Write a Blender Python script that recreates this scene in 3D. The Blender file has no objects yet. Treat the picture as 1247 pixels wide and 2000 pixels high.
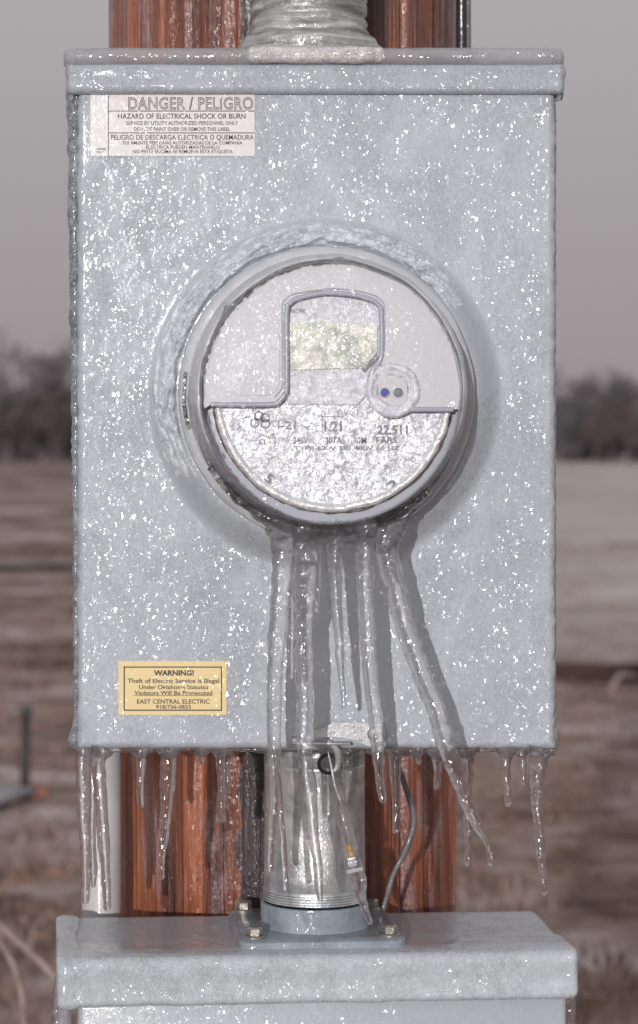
import bpy, bmesh, math, random
from mathutils import Vector, Matrix, noise
PI = math.pi
C = bpy.context.scene.collection
sc = bpy.context.scene

# ------------------------------------------------------------------ camera
S = 0.00035            # metres per photo pixel on the front plane of the meter box
D = 1.6                # camera distance to that plane
XV, YV = 455.0, 880.0  # where the viewing axis meets that plane, in photo pixels
CX, CZ = (XV - 620) * S, 1.55
cam_d = bpy.data.cameras.new('camera'); cam = bpy.data.objects.new('camera', cam_d); C.objects.link(cam)
cam.location = (CX, -D, CZ); cam.rotation_euler = (PI / 2, 0, 0)
cam_d.sensor_fit = 'VERTICAL'; cam_d.sensor_height = 36.0; cam_d.sensor_width = 22.4
cam_d.lens = 36.0 * D / (2000 * S)
cam_d.shift_x = (623.5 - XV) / 2000.0
cam_d.shift_y = -(1000 - YV) / 2000.0
cam_d.clip_start = 0.05; cam_d.clip_end = 2500
cam_d.dof.use_dof = True; cam_d.dof.focus_distance = D - 0.02; cam_d.dof.aperture_fstop = 9.5
sc.camera = cam

# ------------------------------------------------------------------ sun, sky, exposure
SUN_DIR = Vector((0.20, 1.0, -0.13)).normalized()
sun_d = bpy.data.lights.new('sun', 'SUN'); sun = bpy.data.objects.new('sun', sun_d); C.objects.link(sun)
sun_d.energy = 2.35; sun_d.angle = math.radians(0.6); sun_d.color = (1.0, 0.975, 0.965)
sun.rotation_euler = SUN_DIR.to_track_quat('-Z', 'Y').to_euler()
sun.location = (-1, -4, 3)
w = bpy.data.worlds.new('World'); sc.world = w; w.use_nodes = True
nt = w.node_tree; bg = nt.nodes['Background']; bg.inputs['Strength'].default_value = 0.1
sky = nt.nodes.new('ShaderNodeTexSky'); sky.sky_type = 'NISHITA'; sky.sun_disc = False
to_sun = -SUN_DIR
sky.sun_elevation = math.asin(to_sun.z); sky.sun_rotation = math.atan2(to_sun.x, to_sun.y)
sky.dust_density = 6.0
hs = nt.nodes.new('ShaderNodeHueSaturation'); hs.inputs['Saturation'].default_value = 0.12
nt.links.new(sky.outputs[0], hs.inputs['Color'])
tc = nt.nodes.new('ShaderNodeTexCoord'); sx = nt.nodes.new('ShaderNodeSeparateXYZ')
nt.links.new(tc.outputs['Generated'], sx.inputs[0])
mp = nt.nodes.new('ShaderNodeMapRange'); mp.inputs['From Min'].default_value = -0.02; mp.inputs['From Max'].default_value = 1.0
nt.links.new(sx.outputs['Z'], mp.inputs['Value'])
rp = nt.nodes.new('ShaderNodeValToRGB')
rp.color_ramp.elements[0].color = (0.310, 0.278, 0.293, 1); rp.color_ramp.elements[1].color = (0.66, 0.64, 0.66, 1)
e_ = rp.color_ramp.elements.new(0.20); e_.color = (0.430, 0.402, 0.414, 1)
nt.links.new(mp.outputs[0], rp.inputs[0])
vm = nt.nodes.new('ShaderNodeVectorMath'); vm.operation = 'SCALE'; vm.inputs['Scale'].default_value = 10.0
nt.links.new(rp.outputs[0], vm.inputs[0])
mx = nt.nodes.new('ShaderNodeMix'); mx.data_type = 'RGBA'; mx.inputs['Factor'].default_value = 0.96
nt.links.new(hs.outputs[0], mx.inputs['A']); nt.links.new(vm.outputs[0], mx.inputs['B'])
nt.links.new(mx.outputs['Result'], bg.inputs['Color'])
sc.view_settings.view_transform = 'Standard'; sc.view_settings.look = 'None'
sc.view_settings.exposure = 0; sc.view_settings.gamma = 1; sc.view_settings.use_curve_mapping = False
sc.render.engine = 'CYCLES'
sc.cycles.max_bounces = 14; sc.cycles.transmission_bounces = 14; sc.cycles.transparent_max_bounces = 16
sc.cycles.sample_clamp_indirect = 4.0; sc.cycles.blur_glossy = 0.3
sc.cycles.use_denoising = True

# ------------------------------------------------------------------ helpers
def W(px, py, h=0.0):
    """photo pixel seen on a plane h metres in front of the box face -> world point"""
    k = S * (D - h) / D
    return Vector((CX + (px - XV) * k, -h, CZ - (py - YV) * k))

class MB:
    def __init__(s): s.v = []; s.f = []
    def add(s, v, f):
        o = len(s.v); s.v += [Vector(p) for p in v]; s.f += [tuple(i + o for i in q) for q in f]
    def tube(s, pts, rad, seg=12, cap=True, lump=0.0, freq=60, seed=0, flat=1.0):
        n = len(pts); P = [Vector(p) for p in pts]; V = []; F = []
        up = Vector((0, 1, 0)) if abs((P[-1] - P[0]).normalized().y) < 0.9 else Vector((1, 0, 0))
        for i in range(n):
            t = (P[min(i + 1, n - 1)] - P[max(i - 1, 0)]).normalized()
            a = t.cross(up).normalized(); b = a.cross(t).normalized()
            for j in range(seg):
                g = 2 * PI * j / seg; d = a * math.cos(g) + b * math.sin(g) * flat
                q = P[i] + d * rad[i]
                if lump: q = P[i] + d * rad[i] * (1 + lump * noise.noise(q * freq + Vector((seed, seed * 1.7, 0))))
                V.append(q)
        for i in range(n - 1):
            for j in range(seg):
                k = (j + 1) % seg
                F.append((i * seg + j, i * seg + k, (i + 1) * seg + k, (i + 1) * seg + j))
        if cap:
            F.append(tuple(range(seg - 1, -1, -1))); F.append(tuple((n - 1) * seg + j for j in range(seg)))
        s.add(V, F); return s
    def lathe(s, c, axis, prof, seg=96, a0=0, a1=2 * PI, fn=None, closed=False):
        """prof = [(r, t)]: radius and distance along axis"""
        c = Vector(c); axis = Vector(axis).normalized()
        u = Vector((1, 0, 0)); v = axis.cross(u).normalized()
        if axis.y < -0.5: v = Vector((0, 0, 1))
        if abs(axis.z) > 0.5: v = Vector((0, 1, 0))
        full = abs(a1 - a0 - 2 * PI) < 1e-6; m = seg if full else seg + 1
        V = []; F = []
        for (r, t) in prof:
            for j in range(m):
                a = a0 + (a1 - a0) * j / seg
                rr, tt = (r, t) if fn is None else fn(r, t, a)
                V.append(c + axis * tt + (u * math.cos(a) + v * math.sin(a)) * rr)
        n = len(prof)
        for i in range(n if closed else n - 1):
            i2 = (i + 1) % n
            for j in range(seg):
                k = (j + 1) % m
                F.append((i * m + j, i * m + k, i2 * m + k, i2 * m + j))
        if not full and closed:
            F.append(tuple(i * m for i in range(n))); F.append(tuple(i * m + m - 1 for i in range(n - 1, -1, -1)))
        s.add(V, F); return s
    def grid(s, nu, nv, fn):
        V = [fn(i, j) for j in range(nv) for i in range(nu)]
        F = [(j * nu + i, j * nu + i + 1, (j + 1) * nu + i + 1, (j + 1) * nu + i) for j in range(nv - 1) for i in range(nu - 1)]
        s.add(V, F); return s
    def prism(s, poly, y0, y1):
        """poly: list of Vectors in the x-z plane; thickness from y0 to y1"""
        n = len(poly); V = [Vector((p.x, y0, p.z)) for p in poly] + [Vector((p.x, y1, p.z)) for p in poly]
        F = [tuple(range(n)), tuple(range(2 * n - 1, n - 1, -1))]
        F += [(i, i + n, (i + 1) % n + n, (i + 1) % n) for i in range(n)]
        s.add(V, F); return s
    def rbox(s, lo, hi, bev=0.002, seg=3, rot=None, sub=0):
        lo, hi = Vector(lo), Vector(hi); bm = bmesh.new(); bmesh.ops.create_cube(bm, size=1)
        sz = hi - lo; ce = (lo + hi) / 2
        for v in bm.verts: v.co = Vector((v.co.x * sz.x, v.co.y * sz.y, v.co.z * sz.z))
        if bev > 0: bmesh.ops.bevel(bm, geom=bm.edges[:], offset=bev, segments=seg, profile=0.5, affect='EDGES')
        if sub: bmesh.ops.subdivide_edges(bm, edges=[e for e in bm.edges if e.calc_length() > sub], cuts=max(1, int(max(sz) / sub)), use_grid_fill=True)
        if rot: bmesh.ops.transform(bm, matrix=rot, verts=bm.verts[:])
        for i, v in enumerate(bm.verts): v.index = i
        s.add([v.co + ce for v in bm.verts], [tuple(v.index for v in f.verts) for f in bm.faces]); bm.free(); return s
    def build(s, name, mat, parent=None, origin=None, smooth=True, recalc=True, autos=None):
        """vertices are world points; they are stored relative to the thing's base"""
        if origin is None:
            origin = Vector((0, 0, 0)); p = parent
            while p is not None: origin = origin + p.location; p = p.parent
        me = bpy.data.meshes.new(name); me.from_pydata([tuple(v - Vector(origin)) for v in s.v], [], s.f)
        if recalc:
            bm = bmesh.new(); bm.from_mesh(me); bmesh.ops.recalc_face_normals(bm, faces=bm.faces[:]); bm.to_mesh(me); bm.free()
        me.materials.append(mat)
        if smooth: me.polygons.foreach_set('use_smooth', [True] * len(me.polygons))
        if smooth and autos: me.set_sharp_from_angle(angle=math.radians(autos))
        o = bpy.data.objects.new(name, me); C.objects.link(o)
        if parent is not None: o.parent = parent
        else: o.location = origin
        return o

def tag(o, label=None, cat=None, group=None, kind=None):
    if label: o['label'] = label
    if cat: o['category'] = cat
    if group: o['group'] = group
    if kind: o['kind'] = kind
    return o
def thing(name, loc, label, cat, group=None):
    o = bpy.data.objects.new(name, None); C.objects.link(o); o.location = loc; o.empty_display_size = 0.05
    return tag(o, label, cat, group)
def spline(keys, step):
    """catmull-rom through tuples"""
    K = [Vector(k[:3]) for k in keys]; R = [k[3] for k in keys]; out = []; rr = []
    for i in range(len(K) - 1):
        p0, p1, p2, p3 = K[max(i - 1, 0)], K[i], K[i + 1], K[min(i + 2, len(K) - 1)]
        n = max(2, int((p2 - p1).length / step))
        for j in range(n):
            t = j / n
            out.append(0.5 * ((2 * p1) + (-p0 + p2) * t + (2 * p0 - 5 * p1 + 4 * p2 - p3) * t * t + (-p0 + 3 * p1 - 3 * p2 + p3) * t ** 3))
            rr.append(R[i] + (R[i + 1] - R[i]) * (t * t * (3 - 2 * t)))
    out.append(K[-1]); rr.append(R[-1]); return out, rr
def sm(a, b, x):
    t = min(1.0, max(0.0, (x - a) / (b - a))); return t * t * (3 - 2 * t)
def lerp(a, b, t): return a + (b - a) * t
def N(x, y, z=0.0): return noise.noise(Vector((x, y, z)))

# ------------------------------------------------------------------ materials
def node(nt, kind, **kw):
    n = nt.nodes.new(kind)
    for k, v in kw.items():
        if k in n.inputs: n.inputs[k].default_value = v
        else: setattr(n, k, v)
    return n
def L(nt, a, b): nt.links.new(a, b)
def noise_tex(nt, vec, scale, detail=3, rough=0.5, dist=0.0, stretch=None):
    if stretch:
        m = node(nt, 'ShaderNodeMapping'); m.inputs['Scale'].default_value = stretch; L(nt, vec, m.inputs[0]); vec = m.outputs[0]
    n = node(nt, 'ShaderNodeTexNoise', Scale=scale, Detail=detail, Roughness=rough, Distortion=dist); L(nt, vec, n.inputs['Vector']); return n.outputs['Fac']
def ramp(nt, fac, stops):
    r = node(nt, 'ShaderNodeValToRGB'); e = r.color_ramp.elements
    while len(e) < len(stops): e.new(0.5)
    for i, (p, c) in enumerate(stops):
        e[i].position = p; e[i].color = (c[0], c[1], c[2], 1) if isinstance(c, (tuple, list)) else (c, c, c, 1)
    L(nt, fac, r.inputs[0]); return r.outputs[0]
def math_n(nt, op, a, b=None, clamp=False):
    m = node(nt, 'ShaderNodeMath', operation=op); m.use_clamp = clamp
    for i, x in enumerate((a, b)):
        if x is None: continue
        if isinstance(x, (int, float)): m.inputs[i].default_value = x
        else: L(nt, x, m.inputs[i])
    return m.outputs[0]
def mixc(nt, f, a, b):
    m = node(nt, 'ShaderNodeMix', data_type='RGBA')
    for k, x in (('Factor', f), ('A', a), ('B', b)):
        s = [i for i in m.inputs if i.name == k and (i.type == 'RGBA' or k == 'Factor')][0]
        if isinstance(x, (int, float)): s.default_value = x
        elif isinstance(x, tuple): s.default_value = (x[0], x[1], x[2], 1)
        else: L(nt, x, s)
    return [o for o in m.outputs if o.type == 'RGBA'][0]
def new_mat(name):
    m = bpy.data.materials.new(name); m.use_nodes = True; nt = m.node_tree; b = nt.nodes['Principled BSDF']
    t = node(nt, 'ShaderNodeTexCoord'); return m, nt, b, t.outputs['Object']
def bump(nt, h, dist, strength=1.0, normal=None):
    b = node(nt, 'ShaderNodeBump', Strength=strength, Distance=dist); L(nt, h, b.inputs['Height'])
    if normal is not None: L(nt, normal, b.inputs['Normal'])
    return b.outputs[0]

def facets(nt, vec, n0, scale, tilt, mask=None, stretch=(1, 1, 0.65), warp=0.0012):
    """tiny frozen facets: each crystal cell leans its own way, so some of them catch the light"""
    wn = node(nt, 'ShaderNodeTexNoise', Scale=scale * 0.6, Detail=2); L(nt, vec, wn.inputs['Vector'])
    sb = node(nt, 'ShaderNodeVectorMath', operation='MULTIPLY_ADD'); L(nt, wn.outputs['Color'], sb.inputs[0]); sb.inputs[1].default_value = (warp * 2,) * 3; L(nt, vec, sb.inputs[2])
    mp_ = node(nt, 'ShaderNodeMapping'); mp_.inputs['Scale'].default_value = stretch; L(nt, sb.outputs[0], mp_.inputs[0])
    v = node(nt, 'ShaderNodeTexVoronoi', Scale=scale, Randomness=1.0); L(nt, mp_.outputs[0], v.inputs['Vector'])
    c = node(nt, 'ShaderNodeVectorMath', operation='SUBTRACT'); L(nt, v.outputs['Color'], c.inputs[0]); c.inputs[1].default_value = (0.5, 0.5, 0.5)
    sc_ = node(nt, 'ShaderNodeVectorMath', operation='SCALE'); L(nt, c.outputs[0], sc_.inputs[0])
    if mask is None: sc_.inputs['Scale'].default_value = 2 * tilt
    else: L(nt, math_n(nt, 'MULTIPLY', mask, 2 * tilt), sc_.inputs['Scale'])
    ad = node(nt, 'ShaderNodeVectorMath', operation='ADD'); L(nt, sc_.outputs[0], ad.inputs[0])
    if n0 is None: n0 = node(nt, 'ShaderNodeNewGeometry').outputs['Normal']
    L(nt, n0, ad.inputs[1])
    nm = node(nt, 'ShaderNodeVectorMath', operation='NORMALIZE'); L(nt, ad.outputs[0], nm.inputs[0]); return nm.outputs[0]

def glaze(nt, b, vec, amt=1.0, diff=0.25, rough=0.135, lo=0.42, hi=0.62, spark=0.512, cb=0.00013):
    """clear frozen-rain coat: fine wrinkles in drifting patches, sparkling in the light"""
    fine = noise_tex(nt, vec, 480, 3, 0.62, 1.6, (1, 1, 0.75))
    mid = noise_tex(nt, vec, 190, 2, 0.5, 0.8, (1, 1, 0.6))
    patch = ramp(nt, noise_tex(nt, vec, 24, 5, 0.68, 0.5, (1, 1, 0.7)), [(lo, 0.35), (hi, 1.0)])
    h = math_n(nt, 'MULTIPLY', fine, patch)
    h = math_n(nt, 'ADD', h, math_n(nt, 'MULTIPLY', mid, 0.16))
    b.inputs['Coat Weight'].default_value = min(1.0, 0.3 + 0.7 * amt); b.inputs['Coat Roughness'].default_value = rough; b.inputs['Coat IOR'].default_value = 1.40
    fmask = ramp(nt, noise_tex(nt, vec, 75, 4, 0.7, 0.4, (1, 1, 0.7)), [(spark - 0.02, 0.10), (spark + 0.02, 1.0)])
    L(nt, facets(nt, vec, bump(nt, math_n(nt, 'ADD', mid, math_n(nt, 'MULTIPLY', fine, 0.3)), cb * amt), 860, 0.27 * max(0.9, min(1.3, amt)), fmask, (1, 1, 0.60), 0.0024), b.inputs['Coat Normal'])
    if diff: L(nt, facets(nt, vec, bump(nt, h, 0.0032 * amt * diff), 430, 0.14 * min(1.0, amt * diff * 3), patch, (1, 1, 0.75), 0.0022), b.inputs['Normal'])
    return h, patch

def iced(name, col, rough=0.45, amt=1.0, diff=0.3, metallic=0.0, vary=0.015, var_scale=9, lo=0.42, hi=0.62, crough=0.135, spark=0.512):
    m, nt, b, vec = new_mat(name)
    n = noise_tex(nt, vec, var_scale, 4, 0.55)
    c0 = tuple(c * (1 - vary) for c in col); c1 = tuple(min(1, c * (1 + vary)) for c in col)
    h, patch = glaze(nt, b, vec, amt, diff, crough, lo, hi, spark)
    base = ramp(nt, n, [(0.3, c0), (0.7, c1)])
    sp = ramp(nt, noise_tex(nt, vec, 520, 3, 0.7, 0.8, (1, 1, 0.6)), [(0.42, 0.0), (0.66, 0.09)])
    base = mixc(nt, math_n(nt, 'MULTIPLY', sp, min(1.0, amt)), base, tuple(c * 0.6 + 0.30 for c in col))
    L(nt, base, b.inputs['Base Color'])
    b.inputs['Roughness'].default_value = rough; b.inputs['Metallic'].default_value = metallic
    return m

M = {}
PAINT = (0.395, 0.426, 0.466)
M['hood'] = iced('hood_paint_under_ice', PAINT, 0.42, amt=1.1, diff=0.3, lo=0.38, hi=0.58)
M['frosty'] = iced('frosty_ice_crust', (0.46, 0.493, 0.53), 0.3, spark=0.55, amt=0.9, diff=0.4, vary=0.08, var_scale=90, lo=0.35, hi=0.6)
M['rim_frost'] = iced('frosty_ice_on_cover', (0.52, 0.525, 0.54), 0.35, amt=0.4, diff=0.3, vary=0.06, var_scale=70)
M['blue_ice'] = iced('blue_grey_edge_ice', (0.33, 0.36, 0.41), 0.3, amt=1.6, diff=0.8, vary=0.4, var_scale=160, lo=0.3, hi=0.5)
M['white_ice'] = iced('white_ice_crust', (0.66, 0.645, 0.63), 0.35, amt=1.3, diff=0.6, vary=0.25, var_scale=120, lo=0.3, hi=0.5)
M['paint'] = iced('grey_paint_under_ice', PAINT, 0.42)
M['paint_low'] = iced('grey_paint_under_thin_ice', PAINT, 0.4, amt=0.55, lo=0.48, hi=0.7)
M['white_sticker'] = iced('white_sticker_vinyl', (0.67, 0.655, 0.65), 0.5, spark=0.65, amt=0.7, diff=0.1)
M['pink_sticker'] = iced('pink_sticker_band', (0.66, 0.585, 0.59), 0.5, spark=0.65, amt=0.7, diff=0.1)
M['yellow_sticker'] = iced('yellow_sticker_vinyl', (0.77, 0.60, 0.29), 0.5, spark=0.57, amt=0.7, diff=0.1)
M['ink'] = iced('black_ink', (0.035, 0.03, 0.035), 0.6, spark=0.65, amt=0.7, diff=0.0)
M['ink_soft'] = iced('faded_ink', (0.22, 0.21, 0.23), 0.6, spark=0.65, amt=0.7, diff=0.0)
M['collar_ice'] = iced('ridged_collar_ice', (0.65, 0.69, 0.74), 0.35, amt=0.9, diff=0.5, vary=0.18, var_scale=130, lo=0.3, hi=0.5)
M['dome_ice'] = iced('rough_ice_collar', (0.50, 0.53, 0.56), 0.4, amt=1.6, diff=0.5, lo=0.35, hi=0.55)
M['plastic'] = iced('pale_meter_plastic', (0.56, 0.555, 0.57), 0.4, spark=0.55, amt=0.3, diff=0.1, lo=0.5, hi=0.7)
M['plastic_rim'] = iced('meter_plastic_moulding', (0.40, 0.40, 0.46), 0.35, amt=0.35, diff=0.2)
M['inner_body'] = iced('meter_inner_body', (0.50, 0.50, 0.52), 0.5, amt=0.4)
M['blue_grey'] = iced('smooth_blue_grey_base', (0.50, 0.52, 0.57), 0.2, amt=0.3, diff=0.2)
M['ring_steel'] = iced('sealing_ring_steel', (0.44, 0.455, 0.475), 0.4, amt=0.5)
M['zinc'] = iced('cast_zinc', (0.25, 0.29, 0.335), 0.55, amt=0.6, diff=0.5, metallic=0.1, vary=0.2, var_scale=60)
M['latch'] = iced('dull_steel', (0.40, 0.395, 0.405), 0.36, spark=0.60, diff=0.15, amt=0.5, metallic=0.6, vary=0.25, var_scale=90)
M['bolt'] = iced('brassy_bolt', (0.33, 0.305, 0.26), 0.35, amt=0.4, metallic=0.7, vary=0.3, var_scale=120)
M['black'] = iced('black_rubber_and_gap_shade', (0.012, 0.012, 0.013), 0.3, amt=0.5, diff=0.2)
M['pvc'] = iced('white_pvc', (0.50, 0.48, 0.48), 0.5, amt=0.2, diff=0.2, vary=0.12, var_scale=25)
M['cable_grey'] = iced('grey_cable', (0.13, 0.12, 0.13), 0.5, amt=0.5, vary=0.3, var_scale=80)
M['blue_lens'] = iced('blue_lens', (0.10, 0.14, 0.55), 0.1, amt=0.2)
M['grey_lens'] = iced('grey_lens', (0.30, 0.31, 0.33), 0.1, amt=0.2)
M['white_plug'] = iced('white_plug', (0.75, 0.74, 0.74), 0.4, amt=0.3)
M['yellow_plug'] = iced('amber_plug', (0.62, 0.36, 0.10), 0.3, amt=0.3)

# nameplate: printed metal seen through crazed frozen ice
def plate_mat(name, c_lo, c_hi, big=60, dist=0.004, tint=None):
    m, nt, b, vec = new_mat(name)
    n1 = noise_tex(nt, vec, big, 4, 0.62, 0.8); n2 = noise_tex(nt, vec, big * 3.2, 3, 0.6, 0.5)
    v = node(nt, 'ShaderNodeTexVoronoi', Scale=big * 2.3); v.feature = 'SMOOTH_F1'; L(nt, vec, v.inputs['Vector'])
    h = math_n(nt, 'ADD', math_n(nt, 'ADD', n1, math_n(nt, 'MULTIPLY', n2, 0.35)), math_n(nt, 'MULTIPLY', v.outputs['Distance'], 0.35))
    stops = [(0.32, c_lo), (0.52, tuple((a + c) / 2 for a, c in zip(c_lo, c_hi))), (0.68, c_hi)]
    if tint: stops = [(0.30, c_lo), (0.42, tint), (0.52, c_hi), (0.72, c_hi)]
    L(nt, ramp(nt, n1 if tint else noise_tex(nt, vec, big * 1.7, 4, 0.65, 0.6), stops), b.inputs['Base Color'])
    L(nt, facets(nt, vec, bump(nt, h, dist), 420, 0.22, None, (1, 1, 1)), b.inputs['Coat Normal']); L(nt, facets(nt, vec, bump(nt, h, dist * 0.45), 420, 0.14, None, (1, 1, 1)), b.inputs['Normal'])
    b.inputs['Coat Weight'].default_value = 1; b.inputs['Coat Roughness'].default_value = 0.12; b.inputs['Roughness'].default_value = 0.4
    return m
M['nameplate'] = plate_mat('nameplate_under_crazed_ice', (0.58, 0.60, 0.65), (0.96, 0.96, 0.97), 85, 0.006)
M['nameplate'].node_tree.nodes['Principled BSDF'].inputs['Metallic'].default_value = 0.38
M['label_panel'] = plate_mat('label_panel_under_crazed_ice', (0.56, 0.57, 0.62), (0.86, 0.86, 0.89), 90, 0.005)
M['lcd'] = plate_mat('display_under_ice', (0.30, 0.34, 0.32), (0.72, 0.72, 0.62), 45, 0.004, (0.53, 0.56, 0.49))
M['bright_rim'] = plate_mat('bright_nameplate_rim', (0.70, 0.70, 0.71), (0.97, 0.97, 0.97), 80)
M['bright_rim'].node_tree.nodes['Principled BSDF'].inputs['Metallic'].default_value = 0.3

def ice_mat(name, scale=420, dist=0.0002, rough=0.02, tint=(0.99, 0.99, 1.0), cloudy=0.0, lo=0.5, hi=0.75, cs=(1, 1, 0.25), base=0.0):
    m = bpy.data.materials.new(name); m.use_nodes = True; nt = m.node_tree
    for n in list(nt.nodes): nt.nodes.remove(n)
    out = node(nt, 'ShaderNodeOutputMaterial'); t = node(nt, 'ShaderNodeTexCoord')
    g = node(nt, 'ShaderNodeBsdfGlass', IOR=1.31, Roughness=rough); g.inputs['Color'].default_value = (*tint, 1)
    n1 = noise_tex(nt, t.outputs['Object'], scale, 3, 0.6, 0.3); n2 = noise_tex(nt, t.outputs['Object'], scale * 0.3, 2, 0.5)
    h = math_n(nt, 'ADD', n1, math_n(nt, 'MULTIPLY', n2, 0.8)); bn = bump(nt, h, dist)
    L(nt, bn, g.inputs['Normal'])
    gl = node(nt, 'ShaderNodeBsdfGlossy', Roughness=0.09); fm = ramp(nt, noise_tex(nt, t.outputs['Object'], 130, 3, 0.6), [(0.42, 0.2), (0.6, 1.0)])
    L(nt, facets(nt, t.outputs['Object'], bn, 520, 0.55, fm, (1, 1, 0.8)), gl.inputs['Normal'])
    fr_ = node(nt, 'ShaderNodeFresnel', IOR=1.5); m0 = node(nt, 'ShaderNodeMixShader'); L(nt, math_n(nt, 'ADD', math_n(nt, 'MULTIPLY', fr_.outputs[0], 0.9), 0.09), m0.inputs[0]); L(nt, g.outputs[0], m0.inputs[1]); L(nt, gl.outputs[0], m0.inputs[2])
    tr_ = node(nt, 'ShaderNodeBsdfTransparent'); g = node(nt, 'ShaderNodeMixShader', Fac=0.36); L(nt, m0.outputs[0], g.inputs[1]); L(nt, tr_.outputs[0], g.inputs[2])
    d = node(nt, 'ShaderNodeBsdfTranslucent'); d.inputs[0].default_value = (0.80, 0.81, 0.83, 1)
    d2 = node(nt, 'ShaderNodeBsdfDiffuse'); d2.inputs[0].default_value = (0.80, 0.80, 0.83, 1); L(nt, bn, d2.inputs['Normal'])
    a = node(nt, 'ShaderNodeMixShader', Fac=0.75); L(nt, d.outputs[0], a.inputs[1]); L(nt, d2.outputs[0], a.inputs[2])
    f = ramp(nt, noise_tex(nt, t.outputs['Object'], 260, 4, 0.7, 0.3, cs), [(lo, base), (hi, cloudy)])
    mx = node(nt, 'ShaderNodeMixShader'); L(nt, f, mx.inputs[0]); L(nt, g.outputs[0], mx.inputs[1]); L(nt, a.outputs[0], mx.inputs[2])
    L(nt, mx.outputs[0], out.inputs[0]); return m
M['ice'] = ice_mat('clear_ice_with_air_bubbles', cloudy=0.12, base=0.0, lo=0.5, hi=0.85)
M['ice_cloudy'] = ice_mat('cloudy_ice', 220, 0.0006, 0.08, cloudy=0.6, lo=0.35, hi=0.7, base=0.15)
M['ice_slab'] = ice_mat('slab_ice', 120, 0.0010, 0.15, (0.90, 0.90, 0.92), cloudy=0.42, lo=0.3, hi=0.8, cs=(0.3, 0.3, 0.6), base=0.25)

M['rim_frost'] = iced('frosty_ice_on_cover', (0.53, 0.54, 0.565), 0.35, amt=0.7, diff=0.4, vary=0.06, var_scale=70)
def fade_low(m):
    nt = m.node_tree; out = nt.nodes['Material Output']; b = nt.nodes['Principled BSDF']; t = node(nt, 'ShaderNodeTexCoord'); s_ = node(nt, 'ShaderNodeSeparateXYZ'); L(nt, t.outputs['Object'], s_.inputs[0])
    zz_ = math_n(nt, 'ADD', s_.outputs['Z'], math_n(nt, 'MULTIPLY', noise_tex(nt, t.outputs['Object'], 60, 4, 0.6), 0.03))
    mr = node(nt, 'ShaderNodeMapRange'); mr.inputs['From Min'].default_value = -0.045; mr.inputs['From Max'].default_value = 0.015; L(nt, zz_, mr.inputs['Value'])
    tr = node(nt, 'ShaderNodeBsdfTransparent'); mx = node(nt, 'ShaderNodeMixShader'); L(nt, mr.outputs[0], mx.inputs[0]); L(nt, tr.outputs[0], mx.inputs[1]); L(nt, b.outputs[0], mx.inputs[2]); L(nt, mx.outputs[0], out.inputs[0])
fade_low(M['rim_frost'])

def cover_mat():
    m = bpy.data.materials.new('clear_cover_with_ice'); m.use_nodes = True; nt = m.node_tree
    for n in list(nt.nodes): nt.nodes.remove(n)
    out = node(nt, 'ShaderNodeOutputMaterial'); t = node(nt, 'ShaderNodeTexCoord')
    tr = node(nt, 'ShaderNodeBsdfTransparent'); tr.inputs[0].default_value = (0.96, 0.96, 0.97, 1)
    gl = node(nt, 'ShaderNodeBsdfGlossy', Roughness=0.10); lw = node(nt, 'ShaderNodeFresnel', IOR=1.22)
    n1 = noise_tex(nt, t.outputs['Object'], 230, 3, 0.6, 0.6); n2 = noise_tex(nt, t.outputs['Object'], 40, 2, 0.5)
    h = math_n(nt, 'ADD', n1, math_n(nt, 'MULTIPLY', n2, 2.0)); bn = facets(nt, t.outputs['Object'], bump(nt, h, 0.0010), 480, 0.2, ramp(nt, n2, [(0.45, 0.0), (0.58, 1.0)]))
    L(nt, bn, gl.inputs['Normal']); L(nt, bn, lw.inputs['Normal'])
    mx = node(nt, 'ShaderNodeMixShader'); L(nt, lw.outputs[0], mx.inputs[0]); L(nt, tr.outputs[0], mx.inputs[1]); L(nt, gl.outputs[0], mx.inputs[2])
    L(nt, mx.outputs[0], out.inputs[0]); return m
M['cover'] = cover_mat()

def galv_mat():
    m, nt, b, vec = new_mat('galvanised_conduit')
    n = noise_tex(nt, vec, 55, 4, 0.6, 1.5, (1, 1, 0.5)); n2 = noise_tex(nt, vec, 18, 3, 0.5, 2.5, (1, 1, 1.6))
    c = ramp(nt, math_n(nt, 'ADD', math_n(nt, 'MULTIPLY', n, 0.5), math_n(nt, 'MULTIPLY', n2, 0.5)), [(0.38, (0.36, 0.38, 0.40)), (0.5, (0.55, 0.57, 0.58)), (0.62, (0.76, 0.76, 0.75))])
    L(nt, c, b.inputs['Base Color']); b.inputs['Metallic'].default_value = 0.75; b.inputs['Roughness'].default_value = 0.36
    glaze(nt, b, vec, 0.35, 0.3, 0.1); return m
M['galv'] = galv_mat()
def hub_mat():
    m, nt, b, vec = new_mat('frosted_conduit_metal')
    n = noise_tex(nt, vec, 90, 5, 0.65, 0.6, (0.2, 0.2, 1.8))
    L(nt, ramp(nt, n, [(0.36, (0.16, 0.155, 0.15)), (0.5, (0.33, 0.325, 0.315)), (0.64, (0.54, 0.535, 0.525))]), b.inputs['Base Color'])
    b.inputs['Metallic'].default_value = 0.35; b.inputs['Roughness'].default_value = 0.35
    glaze(nt, b, vec, 0.8, 0.25, 0.10, 0.35, 0.6); return m
M['hub'] = hub_mat()

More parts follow.
